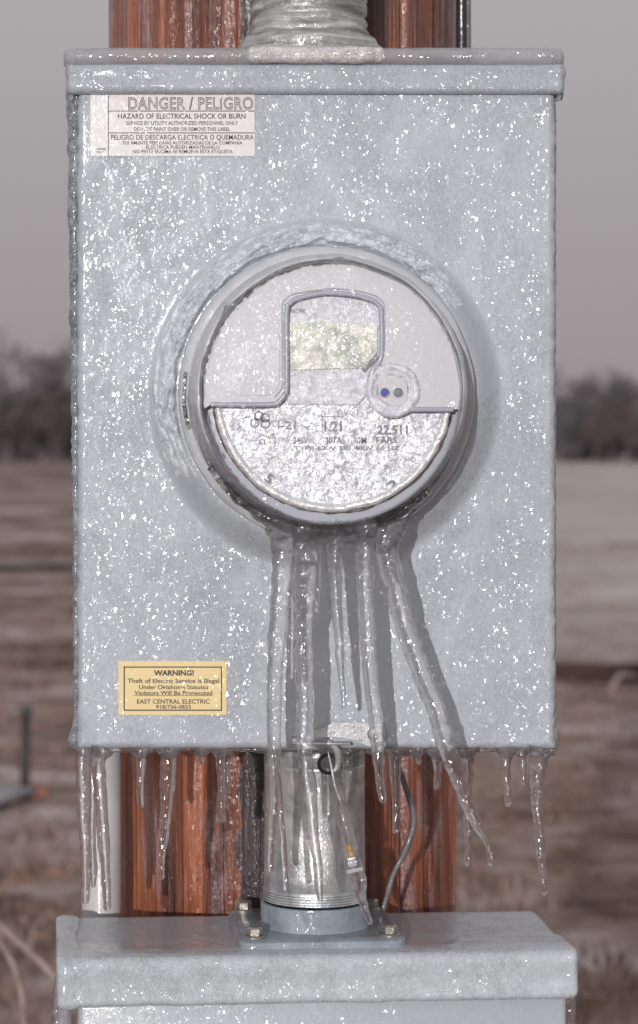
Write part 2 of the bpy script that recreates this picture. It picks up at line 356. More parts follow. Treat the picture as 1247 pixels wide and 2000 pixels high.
def wood_mat():
    m, nt, b, vec = new_mat('weathered_red_wood_under_ice')
    g1 = noise_tex(nt, vec, 38, 6, 0.66, 0.9, (1, 1, 0.07)); g2 = noise_tex(nt, vec, 260, 3, 0.6, 0.3, (1, 1, 0.02))
    big = noise_tex(nt, vec, 14, 3, 0.55, 0.5, (1, 1, 0.12))
    f = math_n(nt, 'ADD', math_n(nt, 'ADD', math_n(nt, 'MULTIPLY', g1, 0.52), math_n(nt, 'MULTIPLY', g2, 0.13)), math_n(nt, 'MULTIPLY', big, 0.35))
    c = ramp(nt, f, [(0.37, (0.022, 0.008, 0.004)), (0.43, (0.10, 0.024, 0.011)), (0.51, (0.25, 0.060, 0.021)), (0.61, (0.45, 0.145, 0.050))])
    fr = ramp(nt, noise_tex(nt, vec, 26, 4, 0.6, 0.8, (1, 1, 0.22)), [(0.53, 0.0), (0.63, 0.8)])
    fine = ramp(nt, noise_tex(nt, vec, 500, 3, 0.6), [(0.42, 0.25), (0.6, 1.0)])
    c = mixc(nt, math_n(nt, 'MULTIPLY', fr, fine), c, (0.40, 0.30, 0.31))
    # tarred stripe down the pole beside the conduit
    s = node(nt, 'ShaderNodeSeparateXYZ'); L(nt, vec, s.inputs[0])
    wob = math_n(nt, 'MULTIPLY', math_n(nt, 'SUBTRACT', noise_tex(nt, vec, 30, 4, 0.6), 0.5), 0.03)
    xx = math_n(nt, 'ADD', s.outputs['X'], wob)
    a = math_n(nt, 'GREATER_THAN', xx, -0.036); bb = math_n(nt, 'LESS_THAN', xx, 0.004)
    c = mixc(nt, math_n(nt, 'MULTIPLY', math_n(nt, 'MULTIPLY', a, bb), 0.92), c, (0.035, 0.028, 0.034))
    L(nt, c, b.inputs['Base Color']); b.inputs['Roughness'].default_value = 0.45
    glaze(nt, b, vec, 1.6, 0.0, 0.14, 0.40, 0.6, 0.56, 0.0006)
    hh = math_n(nt, 'ADD', g1, math_n(nt, 'MULTIPLY', g2, 0.5)); L(nt, bump(nt, hh, 0.009), b.inputs['Normal'])
    return m
M['wood'] = wood_mat()

def simple(name, stops, scale=5, rough=0.8, stretch=None, bumpd=0.0, detail=5):
    m, nt, b, vec = new_mat(name); n = noise_tex(nt, vec, scale, detail, 0.6, 0.2, stretch)
    L(nt, ramp(nt, n, stops), b.inputs['Base Color']); b.inputs['Roughness'].default_value = rough
    if bumpd: L(nt, bump(nt, n, bumpd), b.inputs['Normal'])
    return m
M['bark'] = simple('frosted_bark', [(0.3, (0.05, 0.04, 0.042)), (0.7, (0.13, 0.115, 0.12))], 3)
M['twig'] = simple('iced_grey_twigs', [(0.3, (0.10, 0.086, 0.093)), (0.7, (0.22, 0.195, 0.205))], 0.6)
M['twig_red'] = simple('iced_reddish_twigs', [(0.3, (0.08, 0.050, 0.053)), (0.7, (0.17, 0.115, 0.118))], 0.6)
M['twig_dark'] = simple('dark_evergreen_twigs', [(0.3, (0.05, 0.048, 0.051)), (0.7, (0.12, 0.11, 0.113))], 0.6)
M['board'] = simple('rusty_brown_timber', [(0.35, (0.010, 0.005, 0.004)), (0.65, (0.09, 0.032, 0.014))], 3, stretch=(0.3, 1, 1))
M['rust'] = simple('rust', [(0.3, (0.20, 0.08, 0.05)), (0.7, (0.36, 0.17, 0.11))], 12)
M['slab'] = simple('grey_weathered_board', [(0.3, (0.26, 0.25, 0.26)), (0.7, (0.38, 0.37, 0.38))], 6)
M['stake'] = simple('dark_iron', [(0.3, (0.012, 0.010, 0.012)), (0.7, (0.03, 0.025, 0.028))], 20, 0.5)
M['twig_pale'] = simple('pale_dead_stem', [(0.3, (0.22, 0.16, 0.15)), (0.7, (0.40, 0.31, 0.29))], 30)
M['grass'] = simple('frosted_dead_grass', [(0.30, (0.10, 0.05, 0.03)), (0.5, (0.24, 0.155, 0.125)), (0.68, (0.42, 0.34, 0.32))], 0.9, detail=6)
M['leaf'] = simple('brown_leaves', [(0.3, (0.16, 0.070, 0.045)), (0.7, (0.30, 0.16, 0.11))], 2)

def ground_mat():
    m, nt, b, vec = new_mat('frosted_field')
    a = noise_tex(nt, vec, 0.5, 6, 0.66, 0.5, (0.8, 1, 1)); f = noise_tex(nt, vec, 2.6, 6, 0.7, 0.4, (0.9, 1, 1)); bnd = noise_tex(nt, vec, 0.16, 4, 0.6, 0.2, (0.12, 1, 1))
    v = math_n(nt, 'ADD', math_n(nt, 'MULTIPLY', a, 0.4), math_n(nt, 'ADD', math_n(nt, 'MULTIPLY', f, 0.3), math_n(nt, 'MULTIPLY', bnd, 0.3)))
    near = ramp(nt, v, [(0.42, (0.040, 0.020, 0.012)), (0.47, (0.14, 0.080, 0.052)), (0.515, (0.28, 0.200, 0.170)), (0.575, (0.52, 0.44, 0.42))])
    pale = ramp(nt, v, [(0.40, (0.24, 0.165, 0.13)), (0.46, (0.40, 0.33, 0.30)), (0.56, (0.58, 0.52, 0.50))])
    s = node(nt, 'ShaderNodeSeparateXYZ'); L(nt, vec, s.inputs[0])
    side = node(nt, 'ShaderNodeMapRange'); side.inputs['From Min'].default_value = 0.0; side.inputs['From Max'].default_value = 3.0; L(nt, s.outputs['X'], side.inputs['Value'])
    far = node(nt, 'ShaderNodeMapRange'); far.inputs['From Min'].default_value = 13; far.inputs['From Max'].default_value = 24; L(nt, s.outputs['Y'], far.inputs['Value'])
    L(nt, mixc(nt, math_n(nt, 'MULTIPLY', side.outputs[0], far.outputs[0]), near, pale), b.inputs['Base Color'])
    b.inputs['Roughness'].default_value = 0.9; L(nt, bump(nt, f, 0.12), b.inputs['Normal']); return m
M['ground'] = ground_mat()
M['path'] = simple('pale_frosted_track', [(0.3, (0.24, 0.19, 0.18)), (0.7, (0.36, 0.31, 0.30))], 1.5)

# ------------------------------------------------------------------ the setting
def gz(x, y):
    """height of the ground"""
    far = sm(40, 200, y) * 0.65
    return far + 0.05 * N(x * 0.35, y * 0.35) + 0.12 * N(x * 0.05 + 7, y * 0.08) * sm(3, 20, y) - 0.0
ys = []; y = -14.0
while y < 420:
    ys.append(y); y += 0.25 if 0 < y < 14 else (0.5 if y < 40 and y > -3 else (2.5 if y < 150 else 12))
ys += [700, 1200, 2200]
xs_u = [i / 60.0 for i in range(-60, 61)]
g = MB()
def gfn(i, j):
    yy = ys[j]; half = 8 + max(0, yy) * 0.55 + (4 if yy < 0 else 0); u = xs_u[i]; x = half * u * (1 + 2.5 * abs(u) ** 3)
    return Vector((x, yy, gz(x, yy) + (noise.noise(Vector((x * 1.8, yy * 1.8, 3))) * 0.04 if yy < 40 else 0)))
g.grid(len(xs_u), len(ys), gfn)
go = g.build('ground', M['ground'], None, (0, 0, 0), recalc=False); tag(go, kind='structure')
p = MB(); p.grid(40, 5, lambda i, j: Vector((-24 + i * 0.6, 27.8 + j * 0.45 + 0.02 * i, gz(-24 + i * 0.6, 27.8 + j * 0.45 + 0.02 * i) + 0.075)))
po = p.build('path', M['path'], None, (0, 0, 0), recalc=False); tag(po, kind='structure')

rnd = random.Random(5)
gb = MB()
for k in range(15000):
    t = rnd.random(); dist = 3.5 + 34 * t * t; lat = rnd.uniform(-1, 1)
    sx_ = rnd.random()
    lo_, hi_ = (-0.11, 0.19)
    x = CX + (dist + D) * (lo_ + (hi_ - lo_) * sx_) + lat * 0.3; yy = dist
    z = gz(x, yy)
    if noise.noise(Vector((x * 0.9, yy * 0.9, 9))) < -0.15: continue
    hgt = rnd.uniform(0.02, 0.055); a = rnd.uniform(0, PI); ww = rnd.uniform(0.003, 0.007) * (1 + dist / 25); lean = rnd.uniform(-1, 1) * hgt * 0.8; lean2 = rnd.uniform(-1, 1) * hgt * .8
    dx, dy = math.cos(a) * ww, math.sin(a) * ww
    gb.add([(x - dx, yy - dy, z - 0.03), (x + dx, yy + dy, z - 0.03), (x + dx * .6 + lean * .5, yy + dy * .6 + lean2 * .5, z + hgt * .7), (x + lean, yy + lean2, z + hgt)], [(0, 1, 2), (0, 2, 3)])
tag(gb.build('grass', M['grass'], None, (0, 0, 0), smooth=False, recalc=False), 'short dead grass with frost over the field', 'grass', kind='stuff')
lb = MB()
for k in range(110):
    left = rnd.random() < 0.88
    yy = rnd.uniform(4.5, 16); x = CX + (yy + D) * (rnd.uniform(-0.105, -0.04) if left else rnd.uniform(0.12, 0.19)); z = gz(x, yy) + 0.05; a = rnd.uniform(0, 6.28); r = rnd.uniform(0.02, 0.045)
    q = [Vector((math.cos(a + b_) * r * e, math.sin(a + b_) * r * e, rnd.uniform(0, 0.03))) + Vector((x, yy, z)) for b_, e in ((0, 1.5), (1.57, .7), (3.14, 1.2), (4.71, .7))]
    lb.add(q, [(0, 1, 2, 3)])
tag(lb.build('fallen_leaves', M['leaf'], None, (0, 0, 0), smooth=False, recalc=False), 'scattered rust brown leaves lying in the dead grass', 'leaves', kind='stuff')

# trees of the far line
def tree_mesh(seed, H, spread, bushy, nt_w):
    r = random.Random(seed); tr = MB(); tw = MB()
    def limb(p0, d, ln, rad, lvl):
        n = 5; pts = [p0]; dd = d.normalized()
        for i in range(n):
            dd = (dd + Vector((r.uniform(-1, 1), r.uniform(-1, 1), r.uniform(-.4, .8))) * 0.16).normalized(); pts.append(pts[-1] + dd * ln / n)
        rads = [rad * (1 - 0.7 * i / n) for i in range(n + 1)]
        (tr if lvl < 2 else tw).tube(pts, rads, 7 if lvl == 0 else (5 if lvl == 1 else 3), cap=False)
        if lvl < 3:
            for c in range({0: 9, 1: 6, 2: 5}[lvl]):
                t = r.uniform(0.25 if lvl else 0.28, 1.0); q = pts[min(n, int(t * n))]
                az = r.uniform(0, 2 * PI); out = Vector((math.cos(az), math.sin(az), r.uniform(0.2, 1.1)))
                limb(q, dd * 0.5 + out * spread, ln * r.uniform(0.38, 0.6), rads[min(n, int(t * n))] * 0.55, lvl + 1)
        else:
            for c in range(bushy):
                q = pts[r.randint(1, n)]; d2 = (dd + Vector((r.uniform(-1, 1), r.uniform(-1, 1), r.uniform(-.6, 1)))).normalized(); e = q + d2 * ln * r.uniform(0.5, 1.3)
                s_ = Vector((r.uniform(-1, 1), r.uniform(-1, 1), r.uniform(-1, 1))).normalized() * nt_w
                tw.add([q - s_, q + s_, e], [(0, 1, 2)])
    limb(Vector((0, 0, -0.3)), Vector((0, 0, 1)), H * 0.72, H * 0.022, 0)
    return tr, tw
def tree(name, label, x, y, H, seed, mat, spread=0.9, bushy=7, tw_=0.045, group='bare trees in the far tree line'):
    tr, tw = tree_mesh(seed, H, spread, bushy, tw_)
    t = thing(name, (x, y, gz(x, y)), label, 'tree', group)
    for mb, nm, mt in ((tr, 'trunk', M['bark']), (tw, 'crown', mat)):
        mb.v = [v + t.location for v in mb.v]; mb.build(nm, mt, t, smooth=False, recalc=False)
    return t
def copy_tree(t, label, x, y, rz, s):
    r = t.copy(); C.objects.link(r); r.location = (x, y, gz(x, y)); r.rotation_euler = (0, 0, rz); r.scale = (s, s, s); r['label'] = label
    for ch in t.children:
        c = ch.copy(); C.objects.link(c); c.parent = r
    return r
def tx(px, dist): return CX + (px - XV) / 4571.4 * (dist + D)
T0 = tree('bare_tree', 'tallest bare grey tree of the far tree line, near the left edge', tx(28, 185), 185, 11.2, 11, M['twig'])
T1 = tree('bare_tree', 'upright pale grey bare tree close beside the left edge of the meter box', tx(128, 190), 190, 11.0, 12, M['twig'], 0.7)
T2 = tree('bare_tree', 'bushy dark bare tree at the right end of the far tree line', tx(1180, 180), 180, 7.8, 13, M['twig_dark'], 1.1, 6)
T3 = tree('bare_tree', 'low reddish brown bare tree in front of the far tree line at the right edge', tx(1232, 165), 165, 5.2, 14, M['twig_red'], 1.2, 7)
spots = [
 (T2, -12, 178, 0.85, 'wide dark bare tree cut off by the left edge of the picture'),
 (T2, 75, 178, 0.80, 'low dark tree in the dip between the two tall left trees'),
 (T3, 45, 168, 1.05, 'reddish low tree under the tallest left tree'),
 (T3, 105, 165, 1.15, 'reddish bushy tree at the foot of the pale tree by the box'),
 (T0, 1112, 188, 0.72, 'grey tree just right of the meter box, first of the right tree line'),
 (T1, 1150, 192, 0.75, 'rounded grey tree second from the box in the right tree line'),
 (T2, 1120, 172, 0.8, 'dark bushy tree low behind the field just right of the box'),
 (T1, 1205, 190, 0.76, 'pointed grey tree standing above the right tree line'),
 (T3, 1165, 163, 0.8, 'small reddish tree below the rounded grey tree on the right'),
 (T0, 1250, 186, 0.66, 'grey tree cut off by the right edge of the picture')]
for k, (src, px, dist, s, lab) in enumerate(spots): copy_tree(src, lab, tx(px, dist), dist, 1.3 * k + 0.7, s)
for k in range(34):   # further trees of the same line, seen only from beside the box
    px = -2900 + k * 205 if k < 14 else 130 + (k - 14) * 52
    if k >= 31: px = 1420 + (k - 31) * 420
    if -30 < px < 160: continue
    if 1090 < px < 1260: continue
    src = (T0, T1, T2, T3)[k % 4]; dist = 170 + (k * 37) % 28
    lab = 'bare tree of the far tree line, hidden behind the meter box' if 0 < px < 1250 else ('bare tree of the far tree line, beyond the left edge of the view' if px < 0 else 'bare tree of the far tree line, beyond the right edge of the view')
    copy_tree(src, lab, tx(px, dist), dist, k * 2.1, 0.75 + (k * 13 % 7) * 0.05)

br = MB(); rb = random.Random(9)
for k in range(64000):
    dist = rb.uniform(186, 206); x = tx(rb.uniform(-300, 1500) if k < 26000 else rb.uniform(-4200, 5200), dist); top = 5.4 + 1.8 * N(x * .09, 2) + .8 * N(x * .4, 7)
    z = gz(x, dist) + top * rb.random() ** 0.8; dd = Vector((rb.uniform(-1, 1), rb.uniform(-1, 1), rb.uniform(-.2, 1.6))).normalized() * rb.uniform(.5, 1.3); ss = Vector((rb.uniform(-1, 1), 0, rb.uniform(-1, 1))).normalized() * rb.uniform(.06, .2)
    q = Vector((x, dist, z)); br.add([q - ss, q + ss, q + dd], [(0, 1, 2)])
tag(br.build('undergrowth', M['twig'], None, (0, 0, 0), smooth=False, recalc=False), 'dull reddish undergrowth filling the far tree line', 'undergrowth', kind='stuff')

# things lying in the field
gd = lambda py: 1.55 * 4571.4 / (py - YV) - D      # distance of the ground seen at a row
def gp(px, py): y_ = gd(py); x_ = tx(px, y_); return Vector((x_, y_, gz(x_, y_)))
a = gp(1085, 1330)
b_ = MB().rbox((a.x - 0.1, a.y, a.z - 0.02), (a.x + 1.4, a.y + 0.14, a.z + 0.11), 0.012, 2)
tag(b_.build('timber', M['board'], None, a), 'long dark brown timber lying in the frosted grass right of the box', 'timber')
a = gp(1180, 1350)
st = MB(); pts, rr = spline([(a.x, a.y - .3, a.z + .02, .012), (a.x + .06, a.y - .3, a.z + .13, .014), (a.x + .25, a.y - .3, a.z + .10, .012), (a.x + .5, a.y - .3, a.z + .03, .01)], .03)
st.tube(pts, rr, 8, lump=.3, freq=30); tag(st.build('fallen_branch', M['twig_pale'], None, a), 'pale curved dead branch arching in front of the dark timber', 'branch')
a = gp(48, 1565); q = W(0, 0)
st = MB().tube([(a.x, a.y, a.z - .05), (a.x + .004, a.y, a.z + .15), (a.x + .008, a.y, a.z + .40)], [.019, .020, .019], 10)
st.rbox((a.x - .018, a.y - .02, a.z + .385), (a.x + .034, a.y + .02, a.z + .42), .004, 2)
tag(st.build('iron_stake', M['stake'], None, a), 'thin black iron stake standing in the grass at the left', 'stake')
a = gp(68, 1562); st = MB().rbox((a.x - .06, a.y - .05, a.z + 0.01), (a.x + .06, a.y + .05, a.z + .052), .008, 2)
tag(st.build('brick', M['rust'], None, a), 'rusty orange brick lying beside the black stake', 'brick')
a = gp(10, 1600); st = MB().rbox((-.10, -.16, 0), (.10, .5, .03), .006, 2, Matrix.Rotation(-.35, 4, 'Z') @ Matrix.Rotation(.1, 4, 'Y'))
st.v = [v + a + Vector((-.12, 0, .04)) for v in st.v]
tag(st.build('grey_board', M['slab'], None, a), 'grey weathered board lying on the ground at the left edge', 'board')
def stem_(name, lab, keys, grp=None):
    st = MB(); pts, rr = spline([(*W(px, py, h)[:], r) for px, py, h, r in keys], .02); st.tube(pts, rr, 8, lump=.25, freq=60)
    tag(st.build(name, M['twig_pale'], None, Vector(W(*keys[0][:3]))), lab, 'stem', grp)
stem_('dead_stem', 'pale dead stem slanting down from the left edge toward the lower box', [(-60, 1770, -1.9, .006), (0, 1808, -1.9, .006), (60, 1862, -1.9, .0055), (110, 1912, -1.9, .005), (150, 1980, -1.9, .005)], None)
stem_('dead_stem', 'pale dead stem bending down at the lower left corner', [(-50, 1800, -1.9, .005), (8, 1850, -1.9, .005), (38, 1920, -1.9, .005), (48, 2010, -1.9, .005), (52, 2300, -1.9, .005)], None)

# ------------------------------------------------------------------ utility pole
Rp = 340 * S * (D + .27) / D
pc = W(557, 1000, -.27); polec = Vector((pc.x, pc.y, 0))
zs = [-.3, 0.2, .5] + [.6 + i * .012 for i in range(125)] + [2.3, 3, 4, 5.2]
segp = 420
pm = MB(); V = []; F = []
for z in zs:
    taper = 1 - 0.0 * z
    for j in range(segp):
        a = 2 * PI * j / segp; cx_, sy_ = math.cos(a), math.sin(a)
        n1 = noise.noise(Vector((cx_ * 9, sy_ * 9, z * 1.3))) * .003 + noise.noise(Vector((cx_ * 34, sy_ * 34, z * 2.5))) * .0016
        cr = noise.noise(Vector((cx_ * 16 + 5, sy_ * 16, z * 0.5))); n1 -= .004 * sm(.42, .55, cr)
        r = Rp * (1.0 - 0.028 * (1.9 - z) * (z < 1.9)) + n1
        V.append(Vector((polec.x + cx_ * r, polec.y + sy_ * r, z)))
for i in range(len(zs) - 1):
    for j in range(segp):
        k = (j + 1) % segp; F.append((i * segp + j, i * segp + k, (i + 1) * segp + k, (i + 1) * segp + j))
F.append(tuple((len(zs) - 1) * segp + j for j in range(segp)))
pm.add(V, F); tag(pm.build('utility_pole', M['wood'], None, polec), 'thick reddish brown wooden pole behind both metal boxes', 'pole')

# white pipe left of the pole
a = W(199, 1600, -.17); st = MB()
rr_ = 39 * S * (D + .17) / D
st.lathe((a.x, a.y, 0), (0, 0, 1), [(rr_, -.1), (rr_, 1.0), (rr_, 1.15), (rr_ * 1.0, 1.4), (0.001, 1.405)], 48)
tag(st.build('white_pipe', M['pvc'], None, (a.x, a.y, 0)), 'white plastic pipe standing left of the wooden pole', 'pipe')
# cable beside the pole top
a = W(902, 50, -.2); st = MB(); st.tube([(a.x, a.y, 1.3), (a.x, a.y, 1.9), (a.x + .002, a.y, 3.5), (a.x + .002, a.y, 5.0)], [.0042] * 4, 14)
tag(st.build('black_cable', M['black'], None, (a.x, a.y, 1.3)), 'black cable running up the right side of the wooden pole', 'cable')
a = W(913, 50, -.205); st = MB(); st.tube([(a.x, a.y, 1.3), (a.x, a.y, 1.9), (a.x + .002, a.y, 3.5), (a.x + .002, a.y, 5.0)], [.003] * 4, 12)
tag(st.build('grey_cable', M['cable_grey'], None, (a.x, a.y, 1.3)), 'thin grey cable with ice right beside the black cable', 'cable')

# ------------------------------------------------------------------ upper meter box
boxc = W(620, 1465, -.06)
box = thing('meter_box', boxc, 'upper grey electric meter box glazed with clear ice and holding the round meter', 'meter box')
MC = (634.5, 772.0)                       # meter axis, in face pixels
X0, X1, Z0, Z1 = 150, 1087, 150, 1464
# front cover with the raised collar
def collar(px, py):
    d = math.hypot(px - MC[0], py - MC[1]); a = math.atan2(-(py - MC[1]), px - MC[0])
    h = .016 * (1 - sm(286, 348, d))
    # rough ice piled on the upper left of the collar
    m = sm(-.3, .5, math.cos(a - math.radians(122))) * math.exp(-((d - 312) / 26.0) ** 2)
    rug = abs(N(px * .035, py * .06, 2)) * .010 + abs(N(px * .09, py * .13, 5)) * .005 + N(px * .2, py * .25, 1) * .0016
    return h
def smudge(px, py):
    e = min(px - X0, X1 - px, py - 190, Z1 - py)
    k = 1.0
    for (x0, y0, x1, y1) in ((170, 178, 504, 312), (226, 1285, 450, 1402)):
        if x0 < px < x1 and y0 < py < y1: k = 0.0
    edge = math.exp(-max(0, min(px - X0, X1 - px)) / 12.0)
    return k * (N(px * .05, py * .028, 3) * .00006 + N(px * .16, py * .11, 8) * .00004) * (1 + 3 * edge)
side = [(.030, 0), (.022, 0), (.014, 0), (.008, 0), (.0045, .0003), (.0022, .0012), (.0007, .0028)]
def axis(c0, c1, step):
    pxs = [(c0 + o / S, b) for b, o in side]
    a0, a1 = c0 + .0045 / S, c1 - .0045 / S; n = int((a1 - a0) / step)
    pxs += [(a0 + (a1 - a0) * i / n, 0.0) for i in range(n + 1)]
    pxs += [(c1 - o / S, b) for b, o in reversed(side)]
    return pxs
AX, AZ = axis(X0, X1, 3.1), axis(Z0, Z1, 3.1)
cv = MB()
def cfn(i, j):
    px, bu = AX[i]; py, bv = AZ[j]; back = max(bu, bv)
    h = -back
    if back == 0: h += collar(px, py) + smudge(px, py)
    else:
        n_ = N(px * .03 + back * 90, py * .05, back * 120) * .0012
        px += (n_ if bu > bv else 0) / S; py += (n_ * .5 if bv > bu else 0) / S
    p = W(px, py, 0); return Vector((p.x, -h, p.z))
cv.grid(len(AX), len(AZ), cfn)
cover = cv.build('front_cover', M['paint'], box, recalc=False)
bd = MB(); p0, p1 = W(X0 + 6, Z1 - 6, 0), W(X1 - 6, 140, 0)
bd.rbox((p0.x, .022, p0.z), (p1.x, .118, p1.z), .004, 3); body = bd.build('housing', M['paint'], box, autos=40)
# hood lip across the top
def profile_extrude(mb, prof, xs, amp=.0006, endr=.006, freq=40, cap=True, zmid=None):
    n = len(prof); m = len(xs); cy = sum(p[0] for p in prof) / n; cz = sum(p[1] for p in prof) / n
    V = []
    for i, x in enumerate(xs):
        e = min(x - xs[0], xs[-1] - x); k = 1.0 if e >= endr else math.sqrt(max(0, 1 - (1 - e / endr) ** 2)); off = (1 - k) * endr
        for (y, z) in prof:
            d = Vector((y - cy, z - cz)); ln = d.length; d2 = d * ((ln - min(off, ln * .98)) / ln) if ln > 1e-6 else d
            q = Vector((x, cy + d2[0], cz + d2[1])); nn = noise.noise(q * freq) * amp + noise.noise(q * freq * 3) * amp * .4
            if ln > 1e-6: q += Vector((0, d[0] / ln * nn, d[1] / ln * nn))
            V.append(q)
    F = []
    for i in range(m - 1):
        for j in range(n):
            k = (j + 1) % n; F.append((i * n + j, i * n + k, (i + 1) * n + k, (i + 1) * n + j))
    if cap: F.append(tuple(range(n))); F.append(tuple((m - 1) * n + j for j in range(n - 1, -1, -1)))
    mb.add(V, F)
def dense(prof, step=.0015):
    out = []
    for i in range(len(prof)):
        a, b = Vector(prof[i]), Vector(prof[(i + 1) % len(prof)]); n = max(1, int((b - a).length / step)); n = min(n, 30)
        out += [tuple(a.lerp(b, t / n)) for t in range(n)]
    return out
def z_(py): return CZ - (py - YV) * S
hood = MB(); xa, xb = W(132, 0).x, W(1100, 0).x
prof = [(-.0035, z_(126)), (-.0050, z_(130)), (-.0055, z_(140)), (-.0053, z_(152)), (-.0058, z_(160)), (-.0064, z_(168)), (-.0064, z_(176)), (-.0057, z_(180)), (-.0044, z_(184)), (-.002, z_(185)), (.06, z_(184)), (.118, z_(186)), (.118, z_(125))]
profile_extrude(hood, dense(prof), [xa + (xb - xa) * i / 420 for i in range(421)], .0005, .004)
hd = hood.build('hood', M['hood'], box, autos=50)
# ice on the box
sl = MB(); xa, xb = W(124, 0).x, W(1103, 0).x
prof = [(-.0045, z_(129)), (-.0085, z_(124)), (-.0100, z_(114)), (-.0085, z_(102)), (-.003, z_(95)), (.01, z_(92)), (.05, z_(91)), (.11, z_(91)), (.121, z_(97)), (.122, z_(124))]
profile_extrude(sl, dense(prof, .002), [xa + (xb - xa) * i / 260 for i in range(261)], .0011, .012, 25)
sl.build('top_ice', M['ice_slab'], box)
el = MB(); pts = []; rr = []
for i in range(220):
    t = i / 219; py = 130 + t * 1335
    wpx = lerp(15, 6, sm(0, .85, t)) + 3 * N(py * .03, 1) + 2 * N(py * .09, 4)
    if t > .965: wpx += 9 * math.exp(-((t - .985) / .012) ** 2)
    if .03 < t < .07: wpx += 2
    p = W(150 - wpx * .35, py, 0); pts.append(Vector((p.x, .010, p.z))); rr.append(max(3, wpx) * S)
el.tube(pts, rr, 16, lump=.18, freq=160, flat=1.1)
el.build('edge_ice', M['blue_ice'], box)
el = MB(); pts = []; rr = []
for i in range(200):
    t = i / 199; py = 118 + t * 1350; wpx = 4.5 + 1.6 * N(py * .04, 11) + (5 if t < .055 else 0) + 5 * math.exp(-((t - .985) / .012) ** 2)
    p = W(1086 + (8 if t < .055 else 0), py, 0); pts.append(Vector((p.x, .010, p.z))); rr.append(wpx * S)
el.tube(pts, rr, 14, lump=.3, freq=120); el.build('edge_ice', M['blue_ice'], box)
for x_, sgn in ((134, -1), (1098, 1)):   # ice wrapped round the hood ends
    el = MB(); pts = []; rr = []
    for i in range(60):
        t = i / 59; p = W(x_ - sgn * 5 + 2 * N(t * 6, x_), 100 + t * 96, 0); pts.append(Vector((p.x, .002, p.z))); rr.append((6 + 5 * math.sin(PI * min(1, t * 1.15)) ** .5 if t < .87 else 6 - 4 * (t - .87) / .13) * S * 1.05)
    el.tube(pts, rr, 16, lump=.25, freq=140, flat=1.1); el.build('hood_ice', M['ice_cloudy'], box)
# white crust at the foot of the upper conduit
el = MB(); xa, xb = W(482, 0).x, W(749, 0).x
prof = [(-.0095, z_(127)), (-.0125, z_(121)), (-.0128, z_(108)), (-.0110, z_(98)), (-.005, z_(91)), (.005, z_(90)), (.005, z_(127))]
profile_extrude(el, dense(prof, .0015), [xa + (xb - xa) * i / 130 for i in range(131)], .0011, .004, 60); el.build('hub_crust', M['white_ice'], box)
# rough ridge of ice piled on the collar, upper left
rg = MB(); A0, A1 = 25, 222
def rgf(i, j):
    a = math.radians(A0 + (A1 - A0) * i / 420); u = j / 40; d = 286 + 58 * u
    px = MC[0] + d * math.cos(a); py = MC[1] - d * math.sin(a)
    e = sm(0, 70, i) * sm(420, 330, i) * sm(0, .18, u) * sm(1, .55, u) * sm(-1, .35, math.cos(a - math.radians(128)) + .3 * N(a * 6, 4))
    w1 = 1 - abs(N(a * 7 + u * 1.5, u * 5, 3)) * 2.2; w2 = 1 - abs(N(a * 20, u * 8 + a * 3, 8)) * 2
    h = collar(px, py) - .0012 * 1.0 + .0004 * e + e * (.0045 + .0050 * w1 * (1 + .35 * w2) + .0022 * N(a * 45, u * 14, 5) + .0012 * N(a * 110, u * 25, 6))
    return W(px, py, 0) + Vector((0, -h, 0))
rg.grid(421, 41, rgf); rg.build('collar_ice', M['collar_ice'], box, recalc=False)
# seam of ice along the bottom edge
el = MB(); pts = []; rr = []
ic_x = [165, 200, 275, 328, 395, 434, 532, 600, 640, 678, 735, 772, 817, 852, 912, 990, 1022, 1055]
for i in range(400):
    t = i / 399; px = 148 + t * (1084 - 148); wpx = 4 + 1.5 * N(px * .05, 2) + 7 * max(math.exp(-((px - q) / 13.0) ** 2) for q in ic_x)
    p = W(px, 1466 + wpx * .35, .0); pts.append(Vector((p.x, .006, p.z))); rr.append(wpx * S)
el.tube(pts, rr, 14, lump=.25, freq=150, flat=1.6); el.build('bottom_ice', M['ice'], box)

